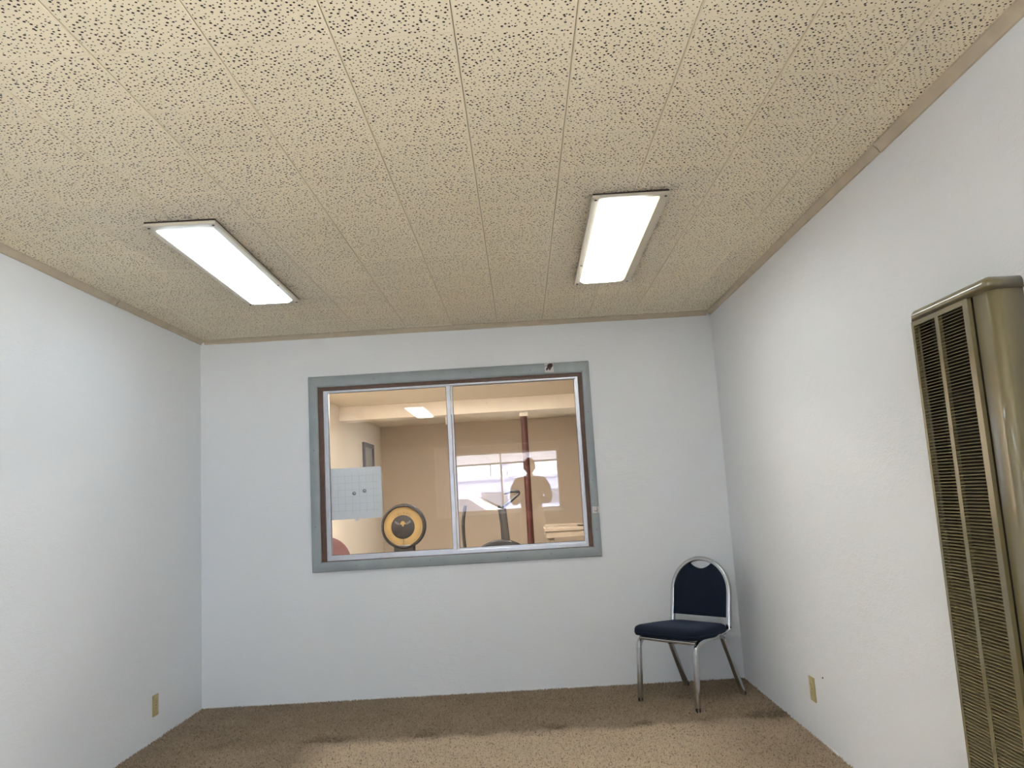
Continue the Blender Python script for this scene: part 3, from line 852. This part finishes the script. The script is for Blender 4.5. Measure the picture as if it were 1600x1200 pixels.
# white board held on the glass by two suction cups
def grid_mat():
    m = D.materials.new('white_grid_board'); m.use_nodes = True
    q = NT(m); b = m.node_tree.nodes['Principled BSDF']
    tc = q.n('ShaderNodeTexCoord').outputs['Object']; s = q.n('ShaderNodeSeparateXYZ'); q.l(tc, s.inputs[0])
    def lines(c, p): return q.math('LESS_THAN', q.math('ABSOLUTE', q.math('SUBTRACT', q.math('FRACT', q.math('DIVIDE', c, p)), .5)), .028)
    g = q.math('MAXIMUM', lines(s.outputs[0], .047), lines(s.outputs[2], .0455))
    inn = q.math('MULTIPLY', q.math('LESS_THAN', q.math('ABSOLUTE', s.outputs[0]), .155), q.math('LESS_THAN', q.math('ABSOLUTE', s.outputs[2]), .132))
    q.l(q.mix(q.math('MULTIPLY', q.math('MULTIPLY', g, inn), .45), (.70, .73, .79, 1), (.36, .40, .46, 1)), b.inputs['Base Color'])
    b.inputs['Roughness'].default_value = .35
    return m
t = empty('wall_planner', (-1.106, 0.060, 1.307)); tag(t, 'white planner board with a faint grid stuck inside the left pane', 'board')
bm = bmesh.new()
A = [bm.verts.new((x, -.002, z)) for x, z in rsq(.174, .169, .014, 4)]; B = [bm.verts.new((x, .002, z)) for x, z in rsq(.174, .169, .014, 4)]
for j in range(len(A)): bm.faces.new((A[j], A[(j + 1) % len(A)], B[(j + 1) % len(A)], B[j]))
bm.faces.new(A); bm.faces.new(B[::-1]); bmobj('board', bm, grid_mat(), t)
for x, z in ((-.009, -.002), (.060, .011)):
    bm = bmesh.new(); lathe(bm, [(.0115, -.0178), (.012, -.012), (.006, -.008), (.007, -.001)], 14, 'Y', (x, 0, z)); c_ = soft(bmobj('suction_cup', bm, mat('grey_rubber', (.10, .11, .12, 1), .4), t), 40)
    bm = bmesh.new(); lathe(bm, [(.004, -.0181), (.004, -.0179)], 10, 'Y', (x + .002, 0, z + .002)); bmobj('cup_centre', bm, M_WHITE, c_)
bm = bmesh.new(); box(bm, (-.012, -.003, -.182), (.014, .003, -.166), .001, 1); bmobj('clip', bm, M_WHITE, t)

# dial scale
def dial_scale():
    t = empty('dial_scale', (-1.153, 2.46, 0.0)); tag(t, 'antique pedestal dial scale with a yellowed face and black rim', 'scale')
    R0 = .213; zc_ = 1.0
    bm = bmesh.new(); lathe(bm, [(.16, .075), (.205, .070), (R0, .045), (R0, -.040), (R0 - .008, -.052), (R0 - .022, -.054), (R0 - .026, -.036), (.10, -.034)], 48, 'Y', (0, 0, zc_)); soft(bmobj('housing', bm, M_BLACK, t), 35)
    bm = bmesh.new(); lathe(bm, [(.186, -.030), (.186, -.036), (.184, -.038)], 48, 'Y', (0, 0, zc_)); face = soft(bmobj('dial_face', bm, M_DIAL, t), 35)
    bm = bmesh.new(); lathe(bm, [(.112, -.036), (.112, -.040), (.110, -.041)], 40, 'Y', (-.003, 0, zc_ - .005)); disc = soft(bmobj('centre_disc', bm, M_BLACK, t), 35)
    # graduations
    bm = bmesh.new()
    for k in range(100):
        a = 2 * PI * k / 100; L = .016 if k % 5 == 0 else .008
        rot = Matrix.Rotation(a, 3, 'Y')
        box(bm, (-.0008, -.0392, zc_ + .172 - L), (.0008, -.0382, zc_ + .172), rot=rot, piv=(0, 0, zc_))
    bmobj('graduations', bm, M_BLACK, face)['kind'] = 'stuff'
    # emblem on the black disc
    bm = bmesh.new()
    lathe(bm, [(.019, -.041), (.019, -.044), (.016, -.0445)], 18, 'Y', (-.003, 0, zc_ + .032))
    box(bm, (-.030, -.044, zc_ + .018), (.026, -.041, zc_ + .033), .003, 1); box(bm, (-.012, -.0435, zc_ + .002), (.006, -.041, zc_ + .022), .003, 1)
    bmobj('emblem', bm, M_DIAL, disc)
    for sx in (-1, 1):
        bm = bmesh.new()
        for k in range(4): box(bm, (sx * (.038 + .011 * k) - .004 - .003, -.0425, zc_ + .012 + .006 * k), (sx * (.038 + .011 * k) + .004 - .003, -.0405, zc_ + .036 + .006 * k), .0015, 1)
        bmobj('emblem_wing', bm, mat('dull_grey_print', (.10, .09, .10, 1)), disc)
    bm = bmesh.new(); box(bm, (-.0022, -.0465, zc_ - .175), (.0022, -.0450, zc_ - .02)); lathe(bm, [(.010, -.0405), (.010, -.047), (.006, -.048)], 14, 'Y', (0, 0, zc_ - .012))
    bmobj('pointer', bm, M_BLACK, t)
    # lettering round the top of the face
    bm = bmesh.new()
    word = 'TOLEDO'
    for i, ch in enumerate(word):
        cu = D.curves.new('letter', 'FONT'); cu.body = ch; cu.size = .026; cu.align_x = 'CENTER'; cu.extrude = .0005
        tmp = D.objects.new('letter', cu); COL.objects.link(tmp)
        dg = bpy.context.evaluated_depsgraph_get()
        me = D.meshes.new_from_object(tmp.evaluated_get(dg))
        a = math.radians((i - 2.5) * -13.0)
        M = Matrix.Translation((-.003, -.0390, zc_ - .004)) @ Matrix.Rotation(-a, 4, 'Y') @ Matrix.Translation((0, 0, .121)) @ Matrix.Rotation(PI / 2, 4, 'X')
        me.transform(M); bm.from_mesh(me)
        D.objects.remove(tmp, do_unlink=True); D.curves.remove(cu); D.meshes.remove(me)
    bmobj('lettering', bm, M_BLACK, face, recalc=False)
    bm = bmesh.new(); box(bm, (-.10, -.045, zc_ - .33), (.10, .06, zc_ - .17), .02, 3); soft(bmobj('neck', bm, M_BLACK, t), 35)
    bm = bmesh.new(); sweep(bm, [(0, .01, .12), (0, .01, zc_ - .32)], rsq(.075, .09, .03, 3), up=Vector((0, 1, 0))); soft(bmobj('column', bm, M_BLACK, t), 35)
    bm = bmesh.new(); box(bm, (-.25, -.62, .0), (.25, .14, .12), .015, 2); soft(bmobj('platform', bm, M_BLACK, t), 35)
dial_scale()

# maroon round-backed chair low at the left corner of the window
t = empty('round_back_chair', (-1.68, 1.52, 0.0)); tag(t, 'maroon round-backed chair half hidden at the lower left of the window', 'chair')
bm = bmesh.new(); lathe(bm, [(.20, -.016), (.215, -.008), (.215, .012), (.205, .022), (.12, .028)], 36, 'Y', (0, 0, .762)); soft(bmobj('backrest', bm, M_MAROON, t), 40)
bm = bmesh.new(); lathe(bm, [(.05, -.020), (.055, -.018), (.055, -.012)], 16, 'Y', (-.02, 0, .70)); bmobj('back_badge', bm, M_WHITE, t)
bm = bmesh.new(); sweep(bm, rsqp := [(x, y + .22, .45) for x, y in rsq(.21, .20, .08, 4)], circ(.02, 8), closed=True); soft(bmobj('seat_rim', bm, M_MAROON, t), 60)
bm = bmesh.new(); box(bm, (-.20, .03, .435), (.20, .41, .475), .015, 2); soft(bmobj('seat', bm, M_MAROON, t), 40)
for sx in (-.17, .17):
    for sy in (.06, .38):
        bm = bmesh.new(); sweep(bm, [(sx, sy, .44), (sx * 1.1, sy + (.02 if sy > .2 else -.02), 0)], circ(.013, 8)); soft(bmobj('leg', bm, M_BLACK, t), 60)
    bm = bmesh.new(); sweep(bm, [(sx * .6, .04, .44), (sx * .6, .02, .60)], circ(.012, 8)); soft(bmobj('back_post', bm, M_BLACK, t), 60)

# exercise bike
def bike():
    t = empty('exercise_bike', (-0.22, 2.62, 0.0)); tag(t, 'stationary exercise bike with a grey post and black looped handle', 'exercise bike')
    bm = bmesh.new(); lathe(bm, [(.30, -.05), (.345, -.045), (.36, -.02), (.36, .02), (.345, .045), (.30, .05)], 40, 'Y', (-.02, 0, .455)); soft(bmobj('wheel_cowl', bm, M_BLACK, t), 35)
    bm = bmesh.new(); sweep(bm, fillet([(.055, 0, .60), (.044, 0, .80), (.020, 0, 1.14)], [.05], 4), rsq(.028, .030, .006, 2), up=Vector((1, 0, 0))); soft(bmobj('front_post', bm, M_GREY, t), 50)
    bm = bmesh.new(); sweep(bm, [(.005, .012, .70), (.000, .012, .95), (-.018, .012, 1.14)], rsq(.014, .028, .004, 2), up=Vector((1, 0, 0))); soft(bmobj('post_cover', bm, M_BLACK, t), 50)
    bm = bmesh.new(); box(bm, (-.02, -.045, .765), (.09, .05, .800), .006, 1); bmobj('post_collar', bm, M_GREY, t)
    bm = bmesh.new(); sweep(bm, fillet([(.02, 0, 1.13), (.09, 0, 1.17), (.186, 0, 1.245), (.180, 0, 1.268), (.10, 0, 1.272), (.04, .0, 1.255)], [.03, .012, .012, .02], 5), circ(.0145, 10)); soft(bmobj('handlebar', bm, M_BLACK, t), 60)
    bm = bmesh.new(); sweep(bm, fillet([(-.345, 0, 1.16), (-.375, 0, 1.02), (-.378, 0, .86), (-.352, 0, .55), (-.30, 0, .40)], [.05, .06, .06], 5), circ(.0155, 10)); soft(bmobj('lever_arm', bm, M_BLACK, t), 60)
    for y in (-.06, .06):
        bm = bmesh.new(); sweep(bm, [(.35, y, .03), (.02, y, .45), (-.40, y, .05)], rsq(.015, .012, .004, 1), up=Vector((0, 1, 0))); soft(bmobj('frame_tube', bm, M_GREY, t), 50)
    for x in (.36, -.42):
        bm = bmesh.new(); sweep(bm, [(x, -.25, .022), (x, .25, .022)], circ(.022, 10)); soft(bmobj('foot_bar', bm, M_BLACK, t), 60)
    bm = bmesh.new(); sweep(bm, [(-.40, 0, .10), (-.47, 0, .66)], circ(.02, 10)); soft(bmobj('saddle_post', bm, M_GREY, t), 60)
    bm = bmesh.new(); box(bm, (-.60, -.11, .64), (-.38, .11, .695), .03, 3); soft(bmobj('saddle', bm, M_BLACK, t), 60)
    bm = bmesh.new(); sweep(bm, [(-.47, 0, .05), (-.40, 0, .10)], circ(.018, 8)); soft(bmobj('frame_tube', bm, M_GREY, t), 60)
bike()

# bench with a heavy top
t = empty('work_bench', (0.80, 3.06, 0.0)); tag(t, 'cream painted work bench behind the right end of the window', 'bench')
bm = bmesh.new(); box(bm, (-.60, -.26, .852), (.60, .26, .884), .003, 1); bmobj('bench_top', bm, M_BENCH, t)
bm = bmesh.new(); box(bm, (-.585, .20, .884), (.60, .255, .905), .002, 1); bmobj('back_strip', bm, M_BENCH, t)
bm = bmesh.new()
for a, b_ in (((-.588, -.25, .790), (.588, -.228, .852)), ((-.588, .228, .790), (.588, .25, .852)), ((-.588, -.228, .790), (-.566, .228, .852)), ((.566, -.228, .790), (.588, .228, .852))): box(bm, a, b_, .002, 1)
bmobj('apron', bm, M_BENCH, t)
for x in (-.536, .536):
    for y in (-.20, .20):
        bm = bmesh.new(); box(bm, (x - .028, y - .027, 0), (x + .028, y + .027, .80), .002, 1); bmobj('leg', bm, M_BENCH, t)
bm = bmesh.new(); box(bm, (-.54, -.20, .30), (.54, .20, .32), .002, 1); bmobj('shelf', bm, M_BENCH, t)
bm = bmesh.new(); sweep(bm, [(-.09, 0, .012), (-.06, 0, .007), (.20, 0, .007), (.24, 0, .010)], rsq(.006, .018, .004, 2), up=Vector((0, 0, 1)))
o = soft(bmobj('pry_bar', bm, M_BLACK), 50); o.location = (.63, 2.98, .884); tag(o, 'black flat bar lying on the cream bench', 'tool')

# ------------------------------------------------------------------ front of the room and street: seen mirrored in the window
w2 = empty('window_2', ((FX0 + FX1) / 2, YF, FZ0)); struct(w2)
def p2(o): o.parent = w2; o.matrix_parent_inverse = Matrix.Translation(-w2.location); return o
bm = bmesh.new(); ringbox(bm, FX0 + .001, FX1 - .001, FZ0 + .001, FZ1 - .001, .03, YF - .10, YF - .02); box(bm, (-.315, YF - .075, FZ0 + .03), (-.290, YF - .045, FZ1 - .03))
p2(bmobj('frame', bm, M_ALU))
for a, b_ in ((FX0 + .03, -.315), (-.290, FX1 - .03)):
    p2(boxobj('glass_pane', (a, YF - .064, FZ0 + .03), (b_, YF - .060, FZ1 - .03), M_GLASS_F))
bm = bmesh.new(); box(bm, (FX0 - .03, YF - .02, FZ0 - .03), (FX1 + .03, YF + .05, FZ0 - .002), .004, 1); p2(bmobj('sill', bm, M_WALL))
w3 = empty('fill_window', (XR, (SY0 + SY1) / 2, SZ0)); struct(w3)  # out-of-view window, added to brighten walls and ceiling
def p3(o): o.parent = w3; o.matrix_parent_inverse = Matrix.Translation(-w3.location); return o
bm = bmesh.new(); YM = (SY0 + SY1) / 2
for a, b_ in (((XR + .02, SY0 + .001, SZ0 + .001), (XR + .09, SY0 + .04, SZ1 - .001)), ((XR + .02, SY1 - .04, SZ0 + .001), (XR + .09, SY1 - .001, SZ1 - .001)),
              ((XR + .02, SY0 + .04, SZ0 + .001), (XR + .09, SY1 - .04, SZ0 + .04)), ((XR + .02, SY0 + .04, SZ1 - .04), (XR + .09, SY1 - .04, SZ1 - .001)),
              ((XR + .03, YM - .02, SZ0 + .04), (XR + .08, YM + .02, SZ1 - .04))): box(bm, a, b_)
p3(bmobj('frame', bm, M_ALU))
for a, b_ in ((SY0 + .04, YM - .02), (YM + .02, SY1 - .04)):
    p3(boxobj('glass_pane', (XR + .053, a, SZ0 + .04), (XR + .057, b_, SZ1 - .04), M_GLASS_F))
# street side
def canvas_mat():
    m = D.materials.new('sunlit_canvas'); m.use_nodes = True
    q = NT(m); out = m.node_tree.nodes['Material Output']; b = m.node_tree.nodes['Principled BSDF']
    b.inputs['Base Color'].default_value = (.8, .78, .8, 1); b.inputs['Roughness'].default_value = .9
    tr = q.n('ShaderNodeBsdfTranslucent'); tr.inputs[0].default_value = (.7, .68, .72, 1)
    mx = q.n('ShaderNodeMixShader'); mx.inputs[0].default_value = .4
    q.l(b.outputs[0], mx.inputs[1]); q.l(tr.outputs[0], mx.inputs[2]); q.l(mx.outputs[0], out.inputs[0])
    return m
struct(boxobj('ground', (-60, -120, -.25), (60, 12, -.101), mat('pale_pavement', (.55, .54, .52, 1), .9, var=.1, vscale=.3)))
t = empty('awning', (-.2, YF - .122, 1.83)); tag(t, 'white canvas awning over the front window, mirrored in the glass', 'awning')
bm = bmesh.new()
pr = [(0, .10), (-.75, -.06), (-.75, -.075), (0, .085)]
A = [bm.verts.new((-1.4, y, z)) for y, z in pr]; B = [bm.verts.new((1.4, y, z + .02)) for y, z in pr]
for j in range(4): bm.faces.new((A[j], A[(j + 1) % 4], B[(j + 1) % 4], B[j]))
bm.faces.new(A[::-1]); bm.faces.new(B); bmobj('canvas', bm, canvas_mat(), t)
bm = bmesh.new(); sweep(bm, [(-1.4, -.75, -.08), (1.4, -.75, -.06)], circ(.016, 8)); bmobj('front_rod', bm, M_GREY, t)
t = empty('low_building', (1.0, -68, -.10)); tag(t, 'long low grey building across the street, mirrored in the glass', 'building')
bm = bmesh.new(); box(bm, (-13, -5, 0), (13, 5, 2.75)); bmobj('wall', bm, mat('lilac_grey_stucco', (.34, .36, .52, 1), .9), t)
bm = bmesh.new(); box(bm, (-13.1, 4.9, 2.75), (13.1, 5.1, 2.95)); bmobj('parapet', bm, mat('lilac_grey_stucco', (.5, .5, .6, 1)), t)
for x in (-9, -4.5, 1, 6):
    bm = bmesh.new(); box(bm, (x, 5.0, .6), (x + 2.2, 5.06, 1.7)); bmobj('window', bm, mat('dark_shop_glass', (.12, .13, .18, 1), .1), t)
for i, (x, h_, dz) in enumerate(((-2.6, 5.2, 4.6), (-1.2, 3.4, 3.3))):
    t = empty('antenna_dish', (x, -62.85, 2.90)); tag(t, ['round antenna dish on the taller mast above the far roof', 'smaller antenna dish on a short mast above the far roof'][i], 'antenna', 'roof antennas')
    bm = bmesh.new(); sweep(bm, [(0, 0, 0), (0, 0, h_ - 2.0)], circ(.04, 8)); bmobj('mast', bm, M_GREY, t)
    bm = bmesh.new(); lathe(bm, [(.05, .0), (.30, .06), (.48, .18), (.47, .20), (.28, .09), (.04, .04)], 20, 'Y', (0, 0, h_ - 2.2 - i * .3)); soft(bmobj('dish', bm, mat('lilac_grey_stucco', (.3, .3, .4, 1)), t), 40)
t = empty('utility_pole', (-5.4, -58, -.10)); tag(t, 'slim utility pole across the street, mirrored in the glass', 'pole')
bm = bmesh.new(); lathe(bm, [(.12, 0), (.09, 7.5)], 10); bmobj('shaft', bm, M_GREY, t)
bm = bmesh.new(); box(bm, (-.8, -.05, 6.6), (.8, .05, 6.72)); bmobj('cross_arm', bm, M_GREY, t)
t = empty('parked_car', (-1.9, -13.0, -.10)); tag(t, 'white parked car outside the front window, mirrored in the glass', 'car')
pr = [(-2.1, .30), (-2.15, .62), (-1.95, .80), (-1.15, .90), (-.55, 1.36), (.75, 1.40), (1.45, .98), (2.05, .90), (2.15, .60), (2.1, .30)]
bm = bmesh.new(); A = [bm.verts.new((x, -.85, z)) for x, z in pr]; B = [bm.verts.new((x, .85, z)) for x, z in pr]
for j in range(len(pr)): bm.faces.new((A[j], A[(j + 1) % len(pr)], B[(j + 1) % len(pr)], B[j]))
fa, fb = bm.faces.new(A[::-1]), bm.faces.new(B)
bmesh.ops.bevel(bm, geom=[e for e in bm.edges if abs(e.verts[0].co.y - e.verts[1].co.y) < .01], offset=.06, segments=2, affect='EDGES')
soft(bmobj('body', bm, mat('white_car_paint', (.75, .76, .78, 1), .25, coat=.5), t), 40)
for s in (-1, 1):
    bm = bmesh.new(); v = [bm.verts.new((x, s * .853, z)) for x, z in ((-1.0, .93), (-.52, 1.29), (.70, 1.32), (1.22, .97))]; v2 = [bm.verts.new((p.co.x, s * .80, p.co.z)) for p in v]
    bm.faces.new(v); bm.faces.new(v2)
    for j in range(4): bm.faces.new((v[j], v[(j + 1) % 4], v2[(j + 1) % 4], v2[j]))
    bmobj('side_window', bm, mat('dark_shop_glass', (.12, .13, .18, 1)), t)
    for x in (-1.3, 1.3):
        bm = bmesh.new(); lathe(bm, [(.20, s * .70), (.32, s * .71), (.32, s * .87), (.20, s * .89)], 20, 'Y', (x, 0, .32)); soft(bmobj('wheel', bm, M_RUBBER, t), 40)

# curtain pushed aside at the left end of the front window
t = empty('window_curtain', (-1.14, YF + .06, 0.95)); tag(t, 'pale pink curtain drawn to one side of the front window', 'curtain')
bm = bmesh.new(); rings = []
for k in range(33):
    x = -.15 + .29 * k / 32; y = .022 * math.sin(k * PI / 2.6)
    rings.append([bm.verts.new((x, y, z)) for z in (0, .5, 1.04)] + [bm.verts.new((x, y + .003, z)) for z in (1.04, .5, 0)])
for A, B in zip(rings, rings[1:]):
    for j in range(6): bm.faces.new((A[j], A[(j + 1) % 6], B[(j + 1) % 6], B[j]))
bm.faces.new(rings[0][::-1]); bm.faces.new(rings[-1])
soft(bmobj('drape', bm, mat('pale_pink_cloth', (.75, .62, .64, 1), .9), t), 80)
bm = bmesh.new(); sweep(bm, [(-.20, 0, 1.05), (1.75, 0, 1.05)], circ(.008, 8)); bmobj('curtain_rod', bm, M_ALU, t)
for x in (-.19, 1.74):
    bm = bmesh.new(); box(bm, (x - .012, -.06, 1.03), (x + .012, .01, 1.07), .002, 1); bmobj('rod_bracket', bm, M_ALU, t)

# ------------------------------------------------------------------ the photographer, seen only as a dark reflection
def skin(name, nodes, edges, m, parent=None, sub=2, root=0):
    me = D.meshes.new(name); me.from_pydata([n[:3] for n in nodes], edges, [])
    o = D.objects.new(name, me); COL.objects.link(o)
    md = o.modifiers.new('Skin', 'SKIN'); md.use_smooth_shade = True
    if not me.skin_vertices: me.skin_vertices.new(name='')
    for i, n in enumerate(nodes):
        r = n[3]; r2 = n[4] if len(n) > 4 else r
        me.skin_vertices[0].data[i].radius = (r, r2)
        me.skin_vertices[0].data[i].use_root = (i == root)
    sb = o.modifiers.new('Sub', 'SUBSURF'); sb.levels = sub; sb.render_levels = sub
    dg = bpy.context.evaluated_depsgraph_get(); dg.update()
    me2 = D.meshes.new_from_object(o.evaluated_get(dg))
    D.objects.remove(o, do_unlink=True)
    for p in me2.polygons: p.use_smooth = True
    me2.materials.clear()
    me2.materials.append(m)
    me2.name = name
    return link(name, me2, None, parent)

def person():
    t = empty('person', (0.115, -5.68, 0.0))
    tag(t, 'person in dark clothes standing before the front window holding up a phone', 'person')
    SK = mat('skin', (.42, .26, .19, 1), .5); CL = mat('dark_sweater', (.02, .02, .025, 1), .9); TR = mat('dark_trousers', (.018, .020, .03, 1), .9); HR = mat('dark_hair', (.012, .009, .008, 1), .6)
    # body faces +y; head top 1.73
    N = [(0, 0, .98, .145, .105), (0, .005, 1.12, .135, .10), (0, 0, 1.28, .155, .11), (0, -.01, 1.40, .13, .095), (0, .0, 1.475, .055, .055), (0, .02, 1.53, .052, .055)]
    E = [(0, 1), (1, 2), (2, 3), (3, 4), (4, 5)]
    hands = []
    for s in (-1, 1):
        b0 = len(N)
        hx = -.115 + .0 if s < 0 else .0   # hands on either end of the phone
        hand = (-.160 if s < 0 else .060, .345, 1.215)
        N += [(s * .165, -.01, 1.415, .062, .062), (s * .215, .0, 1.33, .054), (s * .235, .05, 1.20, .048), (s * .225, .09, 1.135, .043), (s * .15 - .03, .22, 1.165, .036), (hand[0] + s * .012, hand[1] - .035, hand[2] - .012, .026)]
        E += [(3, b0)] + [(b0 + i, b0 + i + 1) for i in range(5)]
        b1 = len(N)
        N += [(s * .095, 0, .90, .095, .10), (s * .10, .01, .70, .080), (s * .105, .015, .50, .058), (s * .108, -.005, .32, .054), (s * .11, -.02, .10, .040), (s * .115, .00, .05, .042, .04), (s * .125, .12, .035, .038, .03)]
        E += [(0, b1)] + [(b1 + i, b1 + i + 1) for i in range(6)]
        hands.append((s, hand))
    body = skin('body', N, E, SK, t)
    # clothing over the body
    M_ = [(0, 0, .93, .160, .12), (0, .005, 1.10, .152, .115), (0, 0, 1.28, .205, .135), (0, -.01, 1.395, .175, .115), (0, -.005, 1.455, .075, .072)]
    Ee = [(0, 1), (1, 2), (2, 3), (3, 4)]
    for s, hand in hands:
        b0 = len(M_)
        M_ += [(s * .165, -.01, 1.405, .076), (s * .218, .0, 1.33, .068), (s * .238, .05, 1.20, .061), (s * .226, .09, 1.132, .056), (s * .15 - .03, .215, 1.163, .047), (hand[0] + s * .016, hand[1] - .055, hand[2] - .018, .036)]
        Ee += [(3, b0)] + [(b0 + i, b0 + i + 1) for i in range(5)]
    skin('sweater', M_, Ee, CL, t)
    M_ = [(0, 0, .99, .152, .115), (0, 0, .93, .15, .118)]; Ee = [(0, 1)]
    for s in (-1, 1):
        b1 = len(M_)
        M_ += [(s * .095, 0, .86, .102, .108), (s * .10, .01, .70, .090), (s * .105, .012, .50, .070), (s * .108, -.005, .30, .066), (s * .11, -.02, .07, .060)]
        Ee += [(1, b1)] + [(b1 + i, b1 + i + 1) for i in range(4)]
    skin('trousers', M_, Ee, TR, t)
    for s in (-1, 1):
        skin('shoe', [(s * .11, -.045, .040, .046, .038), (s * .115, .04, .042, .048, .040), (s * .125, .15, .034, .046, .030), (s * .128, .20, .030, .036, .024)], [(0, 1), (1, 2), (2, 3)], M_RUBBER, t)
    # head: shaped ellipsoid, tilted down to the phone
    bm = bmesh.new(); bmesh.ops.create_uvsphere(bm, u_segments=28, v_segments=20, radius=1)
    for v in bm.verts:
        x, y, z = v.co
        jaw = 1 - .26 * max(0, -z) ** 1.2
        v.co = Vector((x * .074 * jaw, y * .095 * (1 - .10 * max(0, -z)) + (.012 if z < 0 else 0) * -z, z * .115))
        if y > .6 and abs(z) < .5: v.co.y -= .006
    tilt = Matrix.Translation((0, .035, 1.615)) @ Matrix.Rotation(-.32, 4, 'X')
    bm.transform(tilt); head = bmobj('head', bm, SK, t, smooth=True)
    def feat(name, bm_, m): bm_.transform(tilt); return bmobj(name, bm_, m, head, smooth=True)
    bm = bmesh.new(); A = [(-.006, .088, .012), (.006, .088, .012), (-.013, .088, -.030), (.013, .088, -.030), (0, .112, -.026), (0, .092, .016)]
    vs = [bm.verts.new(p) for p in A]
    for f in ((0, 2, 4), (0, 4, 5), (1, 5, 4), (1, 4, 3), (2, 3, 4), (0, 5, 1), (0, 1, 3, 2)): bm.faces.new([vs[i] for i in f])
    feat('nose', bm, SK)
    for s in (-1, 1):
        bm = bmesh.new(); bmesh.ops.create_uvsphere(bm, u_segments=10, v_segments=8, radius=.011); bmesh.ops.translate(bm, verts=bm.verts, vec=(s * .030, .082, .006)); feat('eye', bm, M_WHITE)
        bm = bmesh.new(); bmesh.ops.create_uvsphere(bm, u_segments=8, v_segments=6, radius=.006); bmesh.ops.translate(bm, verts=bm.verts, vec=(s * .030, .089, .005)); feat('pupil', bm, M_BLACK)
        bm = bmesh.new(); bmesh.ops.create_uvsphere(bm, u_segments=10, v_segments=8, radius=1)
        for v in bm.verts: v.co = Vector((s * .076 + v.co.x * .008, v.co.y * .018, v.co.z * .030 - .008))
        feat('ear', bm, SK)
    bm = bmesh.new(); bmesh.ops.create_uvsphere(bm, u_segments=12, v_segments=8, radius=1)
    for v in bm.verts: v.co = Vector((v.co.x * .023, .083 + v.co.y * .006, -.055 + v.co.z * .007))
    feat('mouth', bm, mat('lips', (.35, .15, .13, 1), .5))
    bm = bmesh.new(); bmesh.ops.create_uvsphere(bm, u_segments=28, v_segments=20, radius=1)
    for v in bm.verts:
        x, y, z = v.co
        cut = .30 if y > .15 else -.45
        zz = max(z, cut); k = 1.09 if z >= cut else .9
        v.co = Vector((x * .076 * k, y * .098 * k - .004, zz * .117 * 1.05))
    feat('hair', bm, HR)
    # hands: palm and five fingers closed on the ends of the phone
    for s, h in hands:
        hx, hy, hz = h
        nodes = [(hx + s * .012, hy - .035, hz - .012, .024, .018), (hx + s * .010, hy - .004, hz, .030, .014), (hx + s * .004, hy + .020, hz + .008, .030, .012)]
        skin('hand', nodes, [(0, 1), (1, 2)], SK, body)
        for k, (dz, L) in enumerate(((.034, .060), (.014, .068), (-.006, .063), (-.024, .050))):
            p0 = Vector((hx + s * .008, hy + .012, hz + dz * .7)); p1 = Vector((hx + s * .014, hy + .036, hz + dz)); p2_ = Vector((hx - s * .004, hy + .044, hz + dz)); p3 = Vector((hx - s * L * .45, hy + .043, hz + dz))
            skin('finger', [(*p0, .0095), (*p1, .009), (*p2_, .008), (*p3, .0065)], [(0, 1), (1, 2), (2, 3)], SK, body)
        skin('thumb', [(hx + s * .004, hy - .012, hz + .020, .012), (hx - s * .006, hy + .004, hz + .040, .010), (hx - s * .026, hy + .010, hz + .036, .0085), (hx - s * .040, hy + .0115, hz + .030, .007)], [(0, 1), (1, 2), (2, 3)], SK, body)
person()
# the phone is held between the hands, just behind the viewpoint
t = empty('phone', (0.066, -5.312, 1.222)); tag(t, 'black phone held sideways in both hands of the person', 'phone')
bm = bmesh.new(); box(bm, (-.078, -.004, -.037), (.078, .004, .037), .0035, 2); soft(bmobj('case', bm, M_BLACK, t), 40)
bm = bmesh.new(); box(bm, (-.072, -.0048, -.033), (.072, -.0040, .033)); bmobj('screen', bm, mat('screen_glass', (.03, .03, .04, 1), .1), t)
bm = bmesh.new(); lathe(bm, [(.006, .003), (.006, .0055), (.004, .006)], 12, 'Y', (-.066, 0, .010)); bmobj('lens', bm, M_CHROME, t)
